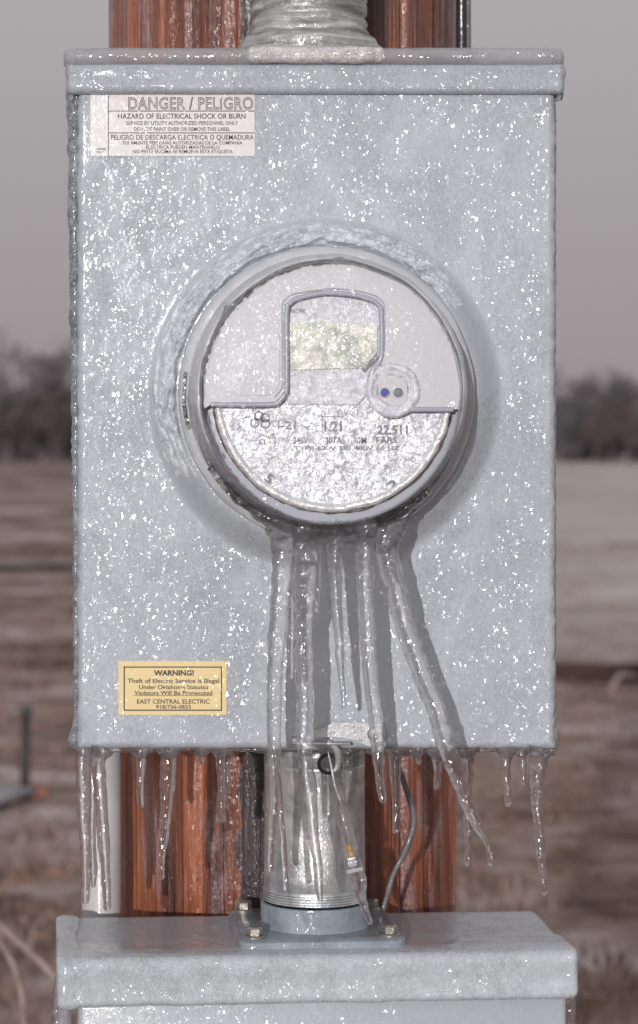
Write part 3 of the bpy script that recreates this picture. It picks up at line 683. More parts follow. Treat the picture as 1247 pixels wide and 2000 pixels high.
# stickers
def plate(name, mat, x0, y0, x1, y1, h, parent, thick=.0003, r=3, label=None):
    mb = MB(); poly = []
    for (cx_, cy_, a0) in ((x1 - r, y0 + r, 0), (x0 + r, y0 + r, 90), (x0 + r, y1 - r, 180), (x1 - r, y1 - r, 270)):
        for k in range(5):
            a = math.radians(a0 + k * 22.5); poly.append(W(cx_ + r * math.cos(a), cy_ - r * math.sin(a), 0))
    mb.prism(poly, -h, -h + thick); o = mb.build(name, mat, parent, smooth=False)
    if label: o['label'] = label
    return o
def rule(mb, x0, y0, x1, y1, h, thick=.00012):
    a, b = W(x0, y1, 0), W(x1, y0, 0); mb.rbox((a.x, -h, a.z), (b.x, -h + thick, b.z), 0)
def chars(mb, s, x0, x1, ytop, ybase, h, bold=0.0, outline=False, ref='H', c0=None, tilt=0):
    cu = bpy.data.curves.new('t', 'FONT'); cu.body = s; cu.size = 1.0; cu.offset = bold; cu.resolution_u = 3
    cu.extrude = 0.0
    if outline: cu.fill_mode = 'NONE'; cu.bevel_depth = .022; cu.bevel_resolution = 1
    if s == 'DANGER / PELIGRO': cu.space_character = 1.06
    ob = bpy.data.objects.new('t', cu); C.objects.link(ob)
    dg = bpy.context.evaluated_depsgraph_get(); me = bpy.data.meshes.new_from_object(ob.evaluated_get(dg))
    vs = [v.co.copy() for v in me.vertices]; fs = [tuple(p.vertices) for p in me.polygons]
    bpy.data.objects.remove(ob); bpy.data.curves.remove(cu); bpy.data.meshes.remove(me)
    if not vs: return
    xa = min(v.x for v in vs); xb = max(v.x for v in vs); capH = .73
    kx = (x1 - x0) / (xb - xa); ky = (ybase - ytop) / capH; out = []
    for v in vs:
        px = x0 + (v.x - xa) * kx; py = ybase - v.y * ky
        if tilt: cx_, cy_ = (x0 + x1) / 2, (ytop + ybase) / 2; dx, dy = px - cx_, py - cy_; px = cx_ + dx * math.cos(tilt) - dy * math.sin(tilt); py = cy_ + dx * math.sin(tilt) + dy * math.cos(tilt)
        p = W(px, py, 0); out.append(Vector((p.x, -h - (v.z * .002 if outline else 0), p.z)))
    mb.add(out, fs)
ds = plate('danger_sticker', M['white_sticker'], 177, 184, 498, 305, .0007, box, label='white and pink danger sticker with black print under the hood')
plate('pink_band', M['pink_sticker'], 213, 185, 497.5, 217, .0008, ds, .0002, 1)
tx_ = MB()
rule(tx_, 211.5, 185, 213, 304, .00095); rule(tx_, 213, 216.3, 497.5, 218, .00095); rule(tx_, 213, 259, 497.5, 260.6, .00095)
chars(tx_, 'DANGER / PELIGRO', 251, 495, 189.5, 213.5, .0010, outline=True)
for s, x0, x1, y0, y1 in (
  ('HAZARD OF ELECTRICAL SHOCK OR BURN', 231, 480, 221.5, 232), ('SERVICE BY UTILITY AUTHORIZED PERSONNEL ONLY', 247, 465, 236.5, 244),
  ('DO NOT PAINT OVER OR REMOVE THIS LABEL', 262, 450, 248.5, 256), ('PELIGRO DE DESCARGA ELECTRICA O QUEMADURA', 217, 496, 263, 273),
  ('SOLAMENTE PERSONAS AUTORIZADAS DE LA COMPANIA', 240, 474, 275.5, 282.5), ('ELECTRICA PUEDEN MANTENARLO', 286, 429, 284, 291),
  ('NO PINTE ENCIMA NI REMUEVA ESTA ETIQUETA', 260, 455, 292.5, 299.5), ('1000084', 189, 207, 289, 293), ('REV. F', 190, 203, 295, 299)):
    chars(tx_, s, x0, x1, y0, y1, .0010, bold=.012 if y1 < 233 else .006)
tx_.build('lettering', M['ink'], ds, smooth=False, recalc=False)
ws = plate('warning_sticker', M['yellow_sticker'], 232, 1291, 443, 1396, .0007, box, r=1.5, label='yellow warning sticker with black frame and print near the bottom')
tx_ = MB()
for q in ((242, 1301.5, 434, 1303.8), (242, 1385.6, 434, 1388), (242, 1302, 244.3, 1387), (431.8, 1302, 434, 1387)): rule(tx_, *q, .00095)
rule(tx_, 262, 1357.8, 415, 1358.7, .00096)
for s, x0, x1, y0, y1, bd_ in (
  ('WARNING!', 301, 379, 1308.5, 1319, .035), ('Theft of Electric Service is Illegal', 250, 428, 1324.5, 1333.5, .012), ('Under Oklahoma Statutes', 272, 407, 1337, 1345.5, .012),
  ('Violators Will Be Prosecuted', 263, 415, 1348.5, 1357, .012), ('EAST CENTRAL ELECTRIC', 268, 410, 1365, 1374, .012), ('918/756-0833', 305, 373, 1376, 1384, .012)):
    chars(tx_, s, x0, x1, y0, y1, .0010, bold=bd_)
tx_.build('lettering', M['ink'], ws, smooth=False, recalc=False)

# latch
lt = MB(); outl = [(612, 1424), (632, 1419), (651, 1408), (668, 1409), (716, 1409)]
outl += [(733 + 20 * math.cos(math.radians(a)), 1431 - 20 * math.sin(math.radians(a))) for a in range(105, -76, -15)]
outl += [(722, 1455), (705, 1449), (690, 1442), (668, 1437), (640, 1437), (612, 1440)]
lt.prism([W(x, y, 0) for x, y in outl], -.0075, -.0045); lt.prism([W(x, y, 0) for x, y in ((650, 1413), (700, 1413), (712, 1420), (705, 1427), (655, 1427))], -.0088, -.0072)
latch = lt.build('latch', M['latch'], box, autos=40)
r_ = MB(); c_ = W(733, 1431, 0); r_.lathe((c_.x, -.0075, c_.z), (0, -1, 0), [(.0058, 0), (.0058, .0012), (.0045, .002), (.0001, .0022)], 32); r_.build('rivet', M['latch'], latch)
r_ = MB(); a, b = W(570, 1452, 0), W(684, 1446, 0); r_.rbox((a.x, -.011, a.z), (b.x, -.004, b.z), .0006, 2); r_.build('hasp', M['latch'], latch, autos=40)
r_ = MB(); a, b = W(570, 1459, 0), W(588, 1438, 0); r_.rbox((a.x, -.009, a.z), (b.x, .0, b.z), .0006, 2); r_.build('hinge_tab', M['latch'], latch, autos=40)

# ------------------------------------------------------------------ the meter
mc = W(*MC, 0); ax = (0, -1, 0)
meter = thing('electric_meter', (mc.x, 0, mc.z), 'round glass fronted electric meter with digital display under crazed ice', 'meter')
R = lambda px: px * S
def rug(amp, f=60, up=0.0):
    def fn(r, t, a):
        q = Vector((math.cos(a) * r, math.sin(a) * r, t)); n = noise.noise(q * f) * amp + noise.noise(q * f * 2.7) * amp * .4
        return r + n, t + n * .7
    return fn
ring = MB().lathe((mc.x, -.018, mc.z), ax, [(R(262), -.006), (R(283), -.006), (R(284.5), .004), (R(284), .0135), (R(281), .0160), (R(273), .0172), (R(262), .018)], 220, fn=rug(.0006))
ring.build('sealing_ring', M['ring_steel'], meter, autos=45)
bs = MB().lathe((mc.x, -.016, mc.z), ax, [(.001, .0), (R(272), .0), (R(272), .004), (.001, .0042)], 96); bs.build('base', M['blue_grey'], meter, autos=40)
for (a0, a1, rr0, rr1, h0) in ((171, 194, 270, 276, .0358), (212, 242, 256, 268, .060), (290, 316, 255, 268, .062)):  # left arc is a black mark; lower two are shade of gaps, modelled black
    g_ = MB().lathe((mc.x, 0, mc.z), ax, [(R(rr0), h0), (R(rr1), h0), (R(rr1), h0 + .0022), (R(rr0), h0 + .0022)], 40, math.radians(a0), math.radians(a1), fn=rug(.0007, 120), closed=True)
    g_.build('mark_and_gap_shade', M['black'], meter, autos=60)
# inner body: pale shroud on the upper half, lower flange shaped to catch sun, standing for light refracted in the cover
HF = .098
ub = MB().lathe((mc.x, 0, mc.z), ax, [(R(259), .030), (R(252), .045), (R(245), .06), (R(237), HF - .012), (R(233), HF - .003), (R(215), HF - .002)], 120, math.radians(-6), math.radians(186)); ub.build('shroud', M['inner_body'], meter)
lc = MB().lathe((mc.x, 0, mc.z), ax, [(R(252), .022), (R(249), .060), (R(246), .083), (R(243), .0872), (R(238), .088), (R(200), .088)], 120); lc.build('light_catch_flange', M['blue_grey'], meter)
def F_(px, py, h): return W(px, py, h)
def disc_poly(cx_, cy_, r, a0, a1, n=60): return [(cx_ + r * math.cos(math.radians(a0 + (a1 - a0) * i / n)), cy_ - r * math.sin(math.radians(a0 + (a1 - a0) * i / n))) for i in range(n + 1)]
def cut(name, mat, poly, h, th, parent, smooth=False, bev=0):
    mb = MB(); P = [W(x, y, h) for x, y in poly]; mb.prism([Vector((q.x, 0, q.z)) for q in P], -h, -h + th); return mb.build(name, mat, parent, smooth=smooth)
fcx, fcy = 650, 766
# nameplate disc (lower part shows) with bright bevelled rim
npc = W(fcx, fcy, HF - .006); k_ = (D - HF) / D * S
nm = MB().lathe((npc.x, 0, npc.z), ax, [(.001, HF - .006), (222 * k_, HF - .006)], 120, fn=None)
nameplate = nm.build('nameplate', M['nameplate'], meter)
rm = MB().lathe((npc.x, 0, npc.z), ax, [(216 * k_, HF - .0075), (220 * k_, HF - .0055), (226 * k_, HF - .0035), (232 * k_, HF - .004), (236 * k_, HF - .007), (236 * k_, HF - .012)], 180, math.radians(180), math.radians(360), fn=rug(.0008, 90)); rm.build('plate_rim', M['bright_rim'], nameplate)
rm = MB().lathe((npc.x, 0, npc.z), ax, [(236 * k_, HF - .0085), (238.5 * k_, HF - .0075), (238.5 * k_, HF - .012)], 180, math.radians(178), math.radians(362), fn=rug(.0008, 120)); rm.build('dark_edge', simple('rust_dark_edge', [(0.4, (0.04, 0.035, 0.04)), (0.6, (0.16, 0.10, 0.08))], 80), nameplate)
# shroud face: upper half with the stepped window cut in it
outer = disc_poly(fcx - 3, fcy - 2, 251, -8, 188, 90)
top = []
top += outer
inner = [(412, 790), (525, 790), (545, 784), (556, 770), (560, 752), (560, 610), (566, 594), (580, 583), (620, 574), (650, 572), (690, 576), (722, 584), (738, 594), (745, 612), (745, 694), (730, 720), (722, 745), (724, 775), (740, 796), (760, 802), (800, 800), (886, 800)]
top += inner
cut('face_panel', M['plastic'], top, HF, .003, meter)
# raised outline of the panel opening
rl = MB(); pts, rr = spline([(*W(x, y, HF + .0008)[:], .0016) for x, y in inner], .0015); rl.tube(pts, rr, 10, flat=.9); rl.build('panel_moulding', M['plastic_rim'], meter)
rl = MB(); ptsA = [(x - 8 if x < 600 else x + 6, y - 8) for x, y in inner[2:15]]
pts, rr = spline([(*W(x, y, HF + .0002)[:], .0008) for x, y in ptsA], .0015); rr = [r * .6 for r in rr]; rl.tube(pts, rr, 8); rl.build('panel_groove', M['plastic_rim'], meter)
# left raised pad on the shroud
pad = [(444, 762), (440, 745), (444, 715), (456, 690), (478, 668), (510, 652), (536, 646), (546, 652), (546, 745), (540, 764), (520, 772), (470, 772)]
cut('pad', iced('frosted_pad', (0.66, 0.66, 0.68), 0.4, amt=0.8, diff=0.3), pad, HF + .0008, .002, meter)
cut('label_panel', M['label_panel'], [(562, 600), (580, 584), (650, 574), (724, 584), (742, 604), (742, 740), (700, 790), (562, 790)], HF - .004, .0015, meter)
lr = random.Random(3); lo_ = [(566, 630), (596, 632), (630, 628), (668, 633), (704, 630), (736, 634), (735, 660), (738, 688), (724, 700), (714, 716), (706, 722), (660, 719), (610, 724), (566, 722), (568, 690), (565, 660)]
lcd = cut('display', M['lcd'], [(x + lr.uniform(-2.5, 2.5), y + lr.uniform(-2.5, 2.5)) for x, y in lo_], HF - .002, .0018, meter)
cut('display_edge', M['ink_soft'], [(707, 723), (740, 688), (742, 697), (712, 727)], HF - .0022, .0015, meter)
# port
pcx, pcy = 768, 762
pp = W(pcx, pcy, HF); kk = (D - HF) / D * S
port = MB().lathe((pp.x, 0, pp.z), ax, [(54 * kk, HF), (52 * kk, HF + .003), (46 * kk, HF + .0042), (40 * kk, HF + .0035), (37 * kk, HF + .0015), (34 * kk, HF + .0028), (30 * kk, HF + .0015)], 80, fn=rug(.0007, 140)).build('optical_port', M['label_panel'], meter)
pf = [(pcx + x, pcy + y) for x, y in ((-28, -14), (-22, -23), (-8, -28), (8, -28), (22, -22), (28, -10), (29, 12), (24, 26), (10, 32), (-6, 30), (-22, 20), (-29, 6))]
cut('port_face', M['plastic'], pf, HF + .0030, .003, port)
for nm_, x, mt in (('blue_lens', 752, 'blue_lens'), ('clear_lens', 778, 'grey_lens')):
    q = W(x, 767, HF + .003); MB().lathe((q.x, 0, q.z), ax, [(9.5 * kk, HF + .0028), (9.5 * kk, HF + .0036), (7 * kk, HF + .0036), (6.5 * kk, HF + .0031)], 24).build('lens_rim', M['ink_soft'], port)
    MB().lathe((q.x, 0, q.z), ax, [(7 * kk, HF + .0030), (5 * kk, HF + .0042), (.0001, HF + .0046)], 24).build(nm_, M[mt], port)
# printed marks on the plates
def mk(s, x0, x1, y0, y1, mb, b=.01, tilt=0, hh=HF - .0055):
    tmp = MB(); chars(tmp, s, x0, x1, y0, y1, 0, bold=b, tilt=tilt)
    for v in tmp.v:   # re-project the characters onto the plate's own depth
        px = XV + (v.x - CX) / S; py = YV - (v.z - CZ) / S; q = W(px, py, hh); v.x, v.y, v.z = q.x, -hh, q.z
    mb.add(tmp.v, tmp.f)
mb = MB()
mk('I-21', 543, 578, 822, 838, mb); mk('22.511', 737, 797, 830, 848, mb, .03); mk('1.21', 634, 668, 822, 842, mb, .03)
mk('FARS', 735, 776, 853, 865, mb, .03); mk('30TA', 636, 668, 853, 866, mb, .03); mk('30M', 690, 716, 853, 866, mb, .02); mk('240V', 573, 602, 853, 866, mb, .02); mk('CL', 506, 522, 857, 868, mb)
mk('TYPE 120V TO 480V 60 HZ', 574, 782, 871, 879, mb, .02); mk('5', 520, 534, 925, 943, mb, .03, .6); mk('2', 758, 776, 937, 955, mb, .03, -.5)
for (x0, y0, x1, y1) in ((629, 813, 672, 814.5), (629, 813, 630.5, 845)):
    a, b = W(x0, y1, HF - .0055), W(x1, y0, HF - .0055); mb.rbox((a.x, -(HF - .0055), a.z), (b.x, -(HF - .0057), b.z), 0)
for (x, y) in ((498, 826), (506, 812), (518, 816), (519, 828)):   # four-lobed mark
    q = W(x, y, HF - .0055); mb.lathe((q.x, -(HF - .0055), q.z), ax, [(6.5 * kk, 0), (9.5 * kk, 0)], 20)
mb.build('printed_marks', M['ink_soft'], nameplate, smooth=False, recalc=False)
mb = MB(); mk('ELECTRIC', 568, 598, 603, 610, mb, .02, 0, HF - .0035); mb.build('printed_marks', M['ink_soft'], meter, smooth=False, recalc=False)
# clear cover
cvp = [(R(262), .034), (R(261), .044), (R(257), .068), (R(249.5), .09), (R(244), .100), (R(239.5), .1075), (R(235), .1105), (R(222), .1122), (R(150), .1127), (R(60), .113), (.0005, .113)]
MB().lathe((mc.x, 0, mc.z), ax, cvp, 260, fn=rug(.0006, 45)).build('clear_cover', M['cover'], meter)
MB().lathe((mc.x, 0, mc.z), ax, [(R(266), .033), (R(264.5), .045), (R(260), .068), (R(252.5), .088), (R(248), .097), (R(245), .1018), (R(241), .1038), (R(238), .1034), (R(236), .1010), (R(235), .0975)], 240, fn=rug(.0009, 55)).build('cover_frost', M['rim_frost'], meter)
# ice frozen round the lower side of the cover
sk = MB(); pts = []; rr = []
for i in range(160):
    t = i / 159; a = math.radians(205 + 135 * t); rad = 258 + 4 * N(t * 12, 3); th = (5 + 13 * math.sin(PI * t) ** 1.2) * (1 + .25 * N(t * 25, 7))
    pts.append(Vector((mc.x + R(rad) * math.cos(a), -.052 - .012 * math.sin(PI * t), mc.z + R(rad) * math.sin(a)))); rr.append(th * S)
sk.tube(pts, rr, 20, lump=.3, freq=90, flat=2.0); sk.build('rim_ice', M['ice'], meter)

# ------------------------------------------------------------------ conduits
def conduit_top():
    c = W(603, 50, -.055); cr = lambda px: px * S * (D + .055) / D
    zt = lambda py: CZ - (py - YV) * S * (D + .055) / D
    t = thing('top_conduit', (c.x, c.y, z_(125)), 'ice crusted metal conduit rising from the top of the meter box', 'conduit')
    prof = [(cr(112), zt(-40) + 3.2), (cr(112), zt(-40))]
    import itertools
    rings = [(110, -20), (111, 0), (113, 8), (110, 12), (112, 22), (113, 34), (108, 38), (111, 44), (114, 52), (112, 58), (117, 64), (121, 72), (118, 77), (120, 80)]
    prof += [(cr(r), zt(py)) for r, py in rings]
    def fn(r, tt, a): q = Vector((math.cos(a) * r, math.sin(a) * r, tt)); n = noise.noise(q * 70) * .0014 + noise.noise(q * 200) * .0005; return (r + n, tt + n) if tt < zt(-30) else (r, tt)
    MB().lathe((c.x, c.y, 0), (0, 0, 1), prof, 180, fn=fn).build('pipe', M['hub'], t)
    MB().lathe((c.x, c.y, 0), (0, 0, 1), [(cr(100), zt(70)), (cr(124), zt(76)), (cr(133), zt(84)), (cr(138), zt(92)), (cr(138), zt(100)), (cr(136), z_(127))], 180, fn=fn).build('hub', M['hub'], t)
    q = W(700, 86, -.03); st = MB(); st.tube([q + Vector((-.012, 0, .001)), q, q + Vector((.012, 0, -.003)), q + Vector((.018, 0, -.006))], [.004, .005, .004, .002], 14, lump=.4, freq=100); st.build('hub_ice', M['ice_cloudy'], t)
conduit_top()
cl = W(615, 1600, -.055); kcl = S * (D + .055) / D; zl = lambda py: CZ - (py - YV) * kcl
cond = thing('bottom_conduit', (cl.x, cl.y, zl(1760)), 'short galvanised conduit between the two metal boxes', 'conduit')
prof = [(99 * kcl, zl(1755))]
for i in range(5): prof += [(101.5 * kcl, zl(1753 - i * 5)), (101 * kcl, zl(1751 - i * 5)), (97.5 * kcl, zl(1750.2 - i * 5)), (97.5 * kcl, zl(1749 - i * 5))]
prof += [(99.5 * kcl, zl(1726)), (99 * kcl, zl(1700)), (98 * kcl, zl(1600)), (98 * kcl, zl(1495))]
for i in range(6): prof += [(99 * kcl, zl(1490 - i * 4)), (97.5 * kcl, zl(1488 - i * 4))]
prof += [(97.5 * kcl, zl(1455))]
MB().lathe((cl.x, cl.y, 0), (0, 0, 1), prof, 160).build('pipe', M['galv'], cond, autos=60)
MB().lathe((cl.x, cl.y, 0), (0, 0, 1), [(99 * kcl, zl(1758)), (104 * kcl, zl(1759)), (105 * kcl, zl(1764)), (105 * kcl, zl(1795)), (108 * kcl, zl(1812)), (116 * kcl, zl(1821)), (126 * kcl, zl(1824))], 120,
   fn=lambda r, t, a: (r + noise.noise(Vector((math.cos(a) * r, math.sin(a) * r, t)) * 90) * .0006, t)).build('hub', M['zinc'], cond, autos=60)

# ------------------------------------------------------------------ lower box (turned a few degrees)
LB = W(632, 1850, .0); YAW = math.radians(4.5)
low = thing('lower_box', Vector((LB.x, 0.0, 0.62)), 'lower grey metal box with an ice coated lid, at the bottom of the picture', 'electrical box')
def lo_build(mb, name, mat, parent=low, **kw):
    # local points: x along the lid, y depth, z absolute
    for v in mb.v: v.z = v.z - low.location.z
    me_o = mb.build(name, mat, None, (0, 0, 0), **kw); me_o.parent = parent; me_o.location = (0, 0, 0); return me_o
low.rotation_euler = (0, 0, YAW)
zz = lambda py: CZ - (py - YV) * S
hw = 172.5e-3
lid = MB()
prof = [(.124, zz(1856)), (.0, zz(1856)), (-.007, zz(1858)), (-.0125, zz(1864)), (-.0145, zz(1872)), (-.0140, zz(1885)), (-.0125, zz(1905)), (-.0135, zz(1922)), (-.0150, zz(1934)), (-.0142, zz(1944)), (-.011, zz(1949)), (-.004, zz(1950)), (.126, zz(1950)), (.126, zz(1860))]
profile_extrude(lid, dense(prof, .0022), [-hw + 2 * hw * i / 400 for i in range(401)], .0007, .006, 30)
lo_build(lid, 'lid', M['paint_low'], autos=60)
bdy = MB().rbox((-hw + .005, -.007, .62), (hw - .005, .112, zz(1946)), .004, 3); lo_build(bdy, 'housing', M['paint_low'], autos=40)
# ice along the lid: thick frosty front edge, left end lump, side sheet
fe = MB()
prof = [(.040, zz(1856.5)), (.020, zz(1854)), (.004, zz(1851.5)), (-.006, zz(1852.5)), (-.0120, zz(1856)), (-.0148, zz(1863)), (-.0160, zz(1874)), (-.0158, zz(1890)), (-.0152, zz(1905)), (-.0152, zz(1918)), (-.0156, zz(1930)), (-.0160, zz(1940)), (-.0150, zz(1948)), (-.0120, zz(1949)), (-.011, zz(1885)), (-.006, zz(1866)), (.02, zz(1860)), (.040, zz(1859))]
profile_extrude(fe, dense(prof, .0015), [-hw - .0015 + (2 * hw + .003) * i / 420 for i in range(421)], .0009, .005, 34); lo_build(fe, 'lid_ice', M['frosty'])
fe = MB()
prof = [(-.0158, zz(1954)), (-.0178, zz(1944)), (-.0172, zz(1925)), (-.0162, zz(1905)), (-.0172, zz(1885)), (-.0155, zz(1868)), (-.0095, zz(1857)), (.004, zz(1853)), (.04, zz(1851)), (.08, zz(1849)), (.105, zz(1846)), (.118, zz(1846)), (.126, zz(1852)), (.127, zz(1870)), (.12, zz(1945)), (.06, zz(1952))]
profile_extrude(fe, dense(prof, .0015), [-hw - .0095 + .0165 * (i / 40) for i in range(41)], .0016, .0065, 38); lo_build(fe, 'lid_ice', M['frosty'])
for sx_, x_ in (('side_ice', -hw - .004),):
    fe = MB(); pts = []; rr = []
    for i in range(70):
        t = i / 69; pts.append(Vector((x_ + .003 * N(t * 9, 22), .012 + .004 * N(t * 6, 3), zz(1870) - .13 * t))); rr.append((.0062 - .002 * t) * (1 + .25 * N(t * 5, 4)))
    fe.tube(pts, rr, 24, lump=.15, freq=60, flat=2.2); lo_build(fe, 'side_ice', M['ice_cloudy'])
# flange plate of the conduit and its bolts, standing on the lid
fl = MB(); topz = zz(1856)
poly = []
hwf = .0575
cyf = .057
for (sx_, sy_, a0) in ((1, 1, 0), (-1, 1, 90), (-1, -1, 180), (1, -1, 270)):
    for k in range(6):
        a = math.radians(a0 + k * 18); r_ = .010; poly.append((cl.x + sx_ * (hwf - r_) + r_ * math.cos(a), cyf + sy_ * (hwf - r_) + r_ * math.sin(a)))
n = len(poly); V = [Vector((x, y, topz + .0003)) for x, y in poly] + [Vector((x, y, topz + .0055)) for x, y in poly] + [Vector((cl.x + (x - cl.x) * .96, cyf + (y - cyf) * .96, topz + .0072)) for x, y in poly]
F = [tuple(range(2 * n, 3 * n))] + [(i + r * n, (i + 1) % n + r * n, (i + 1) % n + (r + 1) * n, i + (r + 1) * n) for r in (0, 1) for i in range(n)]
Rm = Matrix.Rotation(YAW, 4, 'Z'); cc = Vector((cl.x, cyf, 0))
fl.add([Rm @ (v - cc) + cc for v in V], F); flange = fl.build('flange', M['zinc'], cond, autos=40)
for sx_, sy_ in ((1, 1), (-1, 1), (-1, -1), (1, -1)):
    q = Rm @ Vector((sx_ * (hwf - .011), sy_ * (hwf - .011), 0)) + cc; bt = MB()
    bt.lathe((q.x, q.y, 0), (0, 0, 1), [(.0072, topz + .007), (.0072, topz + .0085), (.0060, topz + .0092)], 24)
    bt.lathe((q.x, q.y, 0), (0, 0, 1), [(.0056, topz + .0090), (.0056, topz + .0135), (.0044, topz + .0148), (.0001, topz + .0150)], 6)
    bt.build('bolt', M['bolt'], cond, autos=30)

# ------------------------------------------------------------------ bent wire behind the conduit
wr = MB(); pts, rr = spline([(*W(x, y, h)[:], r) for x, y, h, r in ((772, 1455, -.05, .0018), (780, 1500, -.05, .0026), (797, 1550, -.055, .0032), (809, 1600, -.06, .0034), (795, 1655, -.06, .0033), (768, 1710, -.06, .0030), (753, 1760, -.06, .0026), (746, 1785, -.06, .0022), (742, 1812, -.06, .0020))], .002)
rr = [r * .68 for r in rr]; wr.tube(pts, rr, 14, lump=.3, freq=160); tag(wr.build('bent_wire', M['cable_grey'], None, W(742, 1812, -.06)), 'bent grey ice coated wire between the boxes, right of the conduit', 'wire')

# ------------------------------------------------------------------ wire seal hanging from the latch
sh = W(690, 1700, .004); seal = thing('wire_seal', sh, 'clear tamper seal hanging on a wire from the latch in front of the conduit', 'seal')
def ptube(name, keys, mat, parent, lump=.0, flat=1.0, step=.0012, seg=14):
    mb = MB(); pts, rr = spline([(*W(x, y, h)[:], w_ * .5 * S) for x, y, w_, h in keys], step); mb.tube(pts, rr, seg, lump=lump, freq=180, flat=flat); return mb.build(name, mat, parent)
ptube('hook', [(638, 1449, 9, .008), (652, 1456, 13, .008), (661, 1474, 14, .007), (660, 1496, 12, .006), (652, 1508, 6, .006)], M['latch'], seal, flat=.5)
mb = MB(); q = W(641, 1492, .001); mb.lathe((q.x, q.y, q.z), ax, [(.0062 + .0012 * math.cos(a * PI / 6), .0012 * math.sin(a * PI / 6)) for a in range(12)], 40, closed=True); mb.build('dark_hook_ring', M['stake'], seal)  # hook ring in dark colour, standing for the shadowed hole
ptube('wire', [(641, 1468, 4, .006), (648, 1500, 5, .006), (655, 1535, 7, .006), (668, 1572, 9, .005)], M['latch'], seal, .2)
ptube('tube', [(664, 1562, 10, .005), (668, 1585, 24, .005), (676, 1615, 26, .005), (684, 1645, 25, .005), (689, 1662, 22, .005)], M['ice'], seal)
ptube('inner_wire', [(667, 1572, 4, .005), (675, 1605, 4, .005), (684, 1650, 4, .005)], M['latch'], seal)
ptube('amber_insert', [(681, 1650, 8, .005), (684, 1660, 11, .005), (687, 1672, 9, .005)], M['yellow_plug'], seal)
mb = MB(); q = W(691, 1690, .005); rot = Matrix.Rotation(-.22, 4, 'Y'); e = 17 * S
mb.rbox((q.x - e, q.y - .005, q.z - e * .8), (q.x + e, q.y + .005, q.z + e * .8), .002, 4, rot); mb.build('seal_body', M['ice'], seal, autos=60)
mb = MB(); q = W(688, 1683, .005); mb.rbox((q.x - .0028, q.y - .0025, q.z - .0032), (q.x + .0028, q.y + .0025, q.z + .0032), .0008, 2, rot); mb.build('seal_plug', M['white_plug'], seal, autos=60)
mb = MB(); q = W(694, 1700, .008); mb.rbox((q.x - .0055, q.y - .001, q.z - .0014), (q.x + .0055, q.y + .001, q.z + .0014), .0006, 2, rot); mb.build('seal_bar', M['white_plug'], seal, autos=60)

# ------------------------------------------------------------------ icicles
def icicle(label, keys, group, seed, lump=.06, mat='ice', parts=None):
    K = [(*W(x, y, h)[:], w_ * .5 * S) for x, y, w_, h in keys]
    pts, rr = spline(K, .0009)
    n = len(pts); tot = sum((pts[i + 1] - pts[i]).length for i in range(n - 1)); acc = 0; out = []; r2 = []
    for i in range(n):
        if i: acc += (pts[i] - pts[i - 1]).length
        q = acc / .008
        rip = 1 + .03 * math.sin(acc / .0019 + seed + 2 * N(q, seed)) + .16 * N(acc / .016, seed * 3.1) + .05 * N(acc / .004, seed * 1.3)
        off = Vector((N(acc / .028, seed + 9) * .0010 + N(acc / .008, seed + 5) * .00022, N(acc / .03, seed + 4) * .001, 0)) * sm(0, .02, acc)
        rem = tot - acc; r = rr[i]
        out.append(pts[i] + off); r2.append(r * rip)
    rt = rr[-1]
    # rounded drop at the tip
    tip = out[-1]; d = (out[-1] - out[-4]).normalized()
    for k in range(1, 8):
        a = k / 7 * PI / 2; out.append(tip + d * rt * 1.25 * math.sin(a)); r2.append(max(rt * math.cos(a), .00012) * 1.04)
    mb = MB(); mb.tube(out, r2, 22, lump=lump, freq=210, seed=seed)
    o = mb.build('icicle', M[mat], None, W(keys[0][0], keys[0][1], keys[0][3]))
    return tag(o, label, 'icicle', group)
GM = 'icicles hanging from the round meter'
hm = .07
icicle('long icicle at the left of the meter group, tip beside the conduit edge', [(548, 1030, 58, .06), (552, 1060, 44, .066), (549, 1150, 36, hm), (541, 1250, 32, hm), (536, 1350, 28, hm), (536, 1450, 26, hm), (536, 1560, 20, hm), (531, 1640, 14, hm), (530, 1696, 13, hm)], GM, 1)
icicle('thin lower icicle forking from the leftmost meter icicle, over the conduit', [(541, 1480, 12, .068), (545, 1530, 11, .068), (550, 1600, 11, .068), (556, 1670, 13, .068), (559, 1732, 13, .068)], GM, 2)
icicle('thick icicle second from left under the meter, the longest, tip low on the conduit', [(598, 1030, 66, .06), (596, 1065, 50, .066), (594, 1150, 44, hm), (592, 1260, 36, hm), (596, 1360, 32, hm), (595, 1450, 31, hm), (602, 1530, 30, hm), (612, 1620, 22, hm), (621, 1690, 17, hm), (626, 1752, 12, hm)], GM, 3)
icicle('short slim icicle caught between the two thick left meter icicles', [(572, 1060, 16, .06), (570, 1150, 14, .06), (568, 1250, 13, .06), (567, 1318, 13, .06)], GM, 4)
icicle('short icicle right beside the thick second one under the meter', [(618, 1030, 24, .062), (619, 1090, 18, .062), (618, 1150, 13, .062), (619, 1195, 7, .062)], GM, 5)
icicle('slender middle icicle under the meter ending above the latch', [(650, 1022, 60, .064), (654, 1050, 34, hm), (655, 1120, 28, hm), (659, 1200, 21, hm), (664, 1270, 16, hm), (669, 1330, 12, hm), (672, 1380, 8, hm)], GM, 6)
icicle('straight icicle under the meter crossing the latch rivet', [(716, 1022, 66, .062), (716, 1055, 44, .068), (714, 1130, 36, hm), (718, 1220, 32, hm), (724, 1310, 29, hm), (733, 1400, 26, hm), (738, 1470, 25, hm), (742, 1520, 18, hm), (748, 1560, 14, hm)], GM, 7)
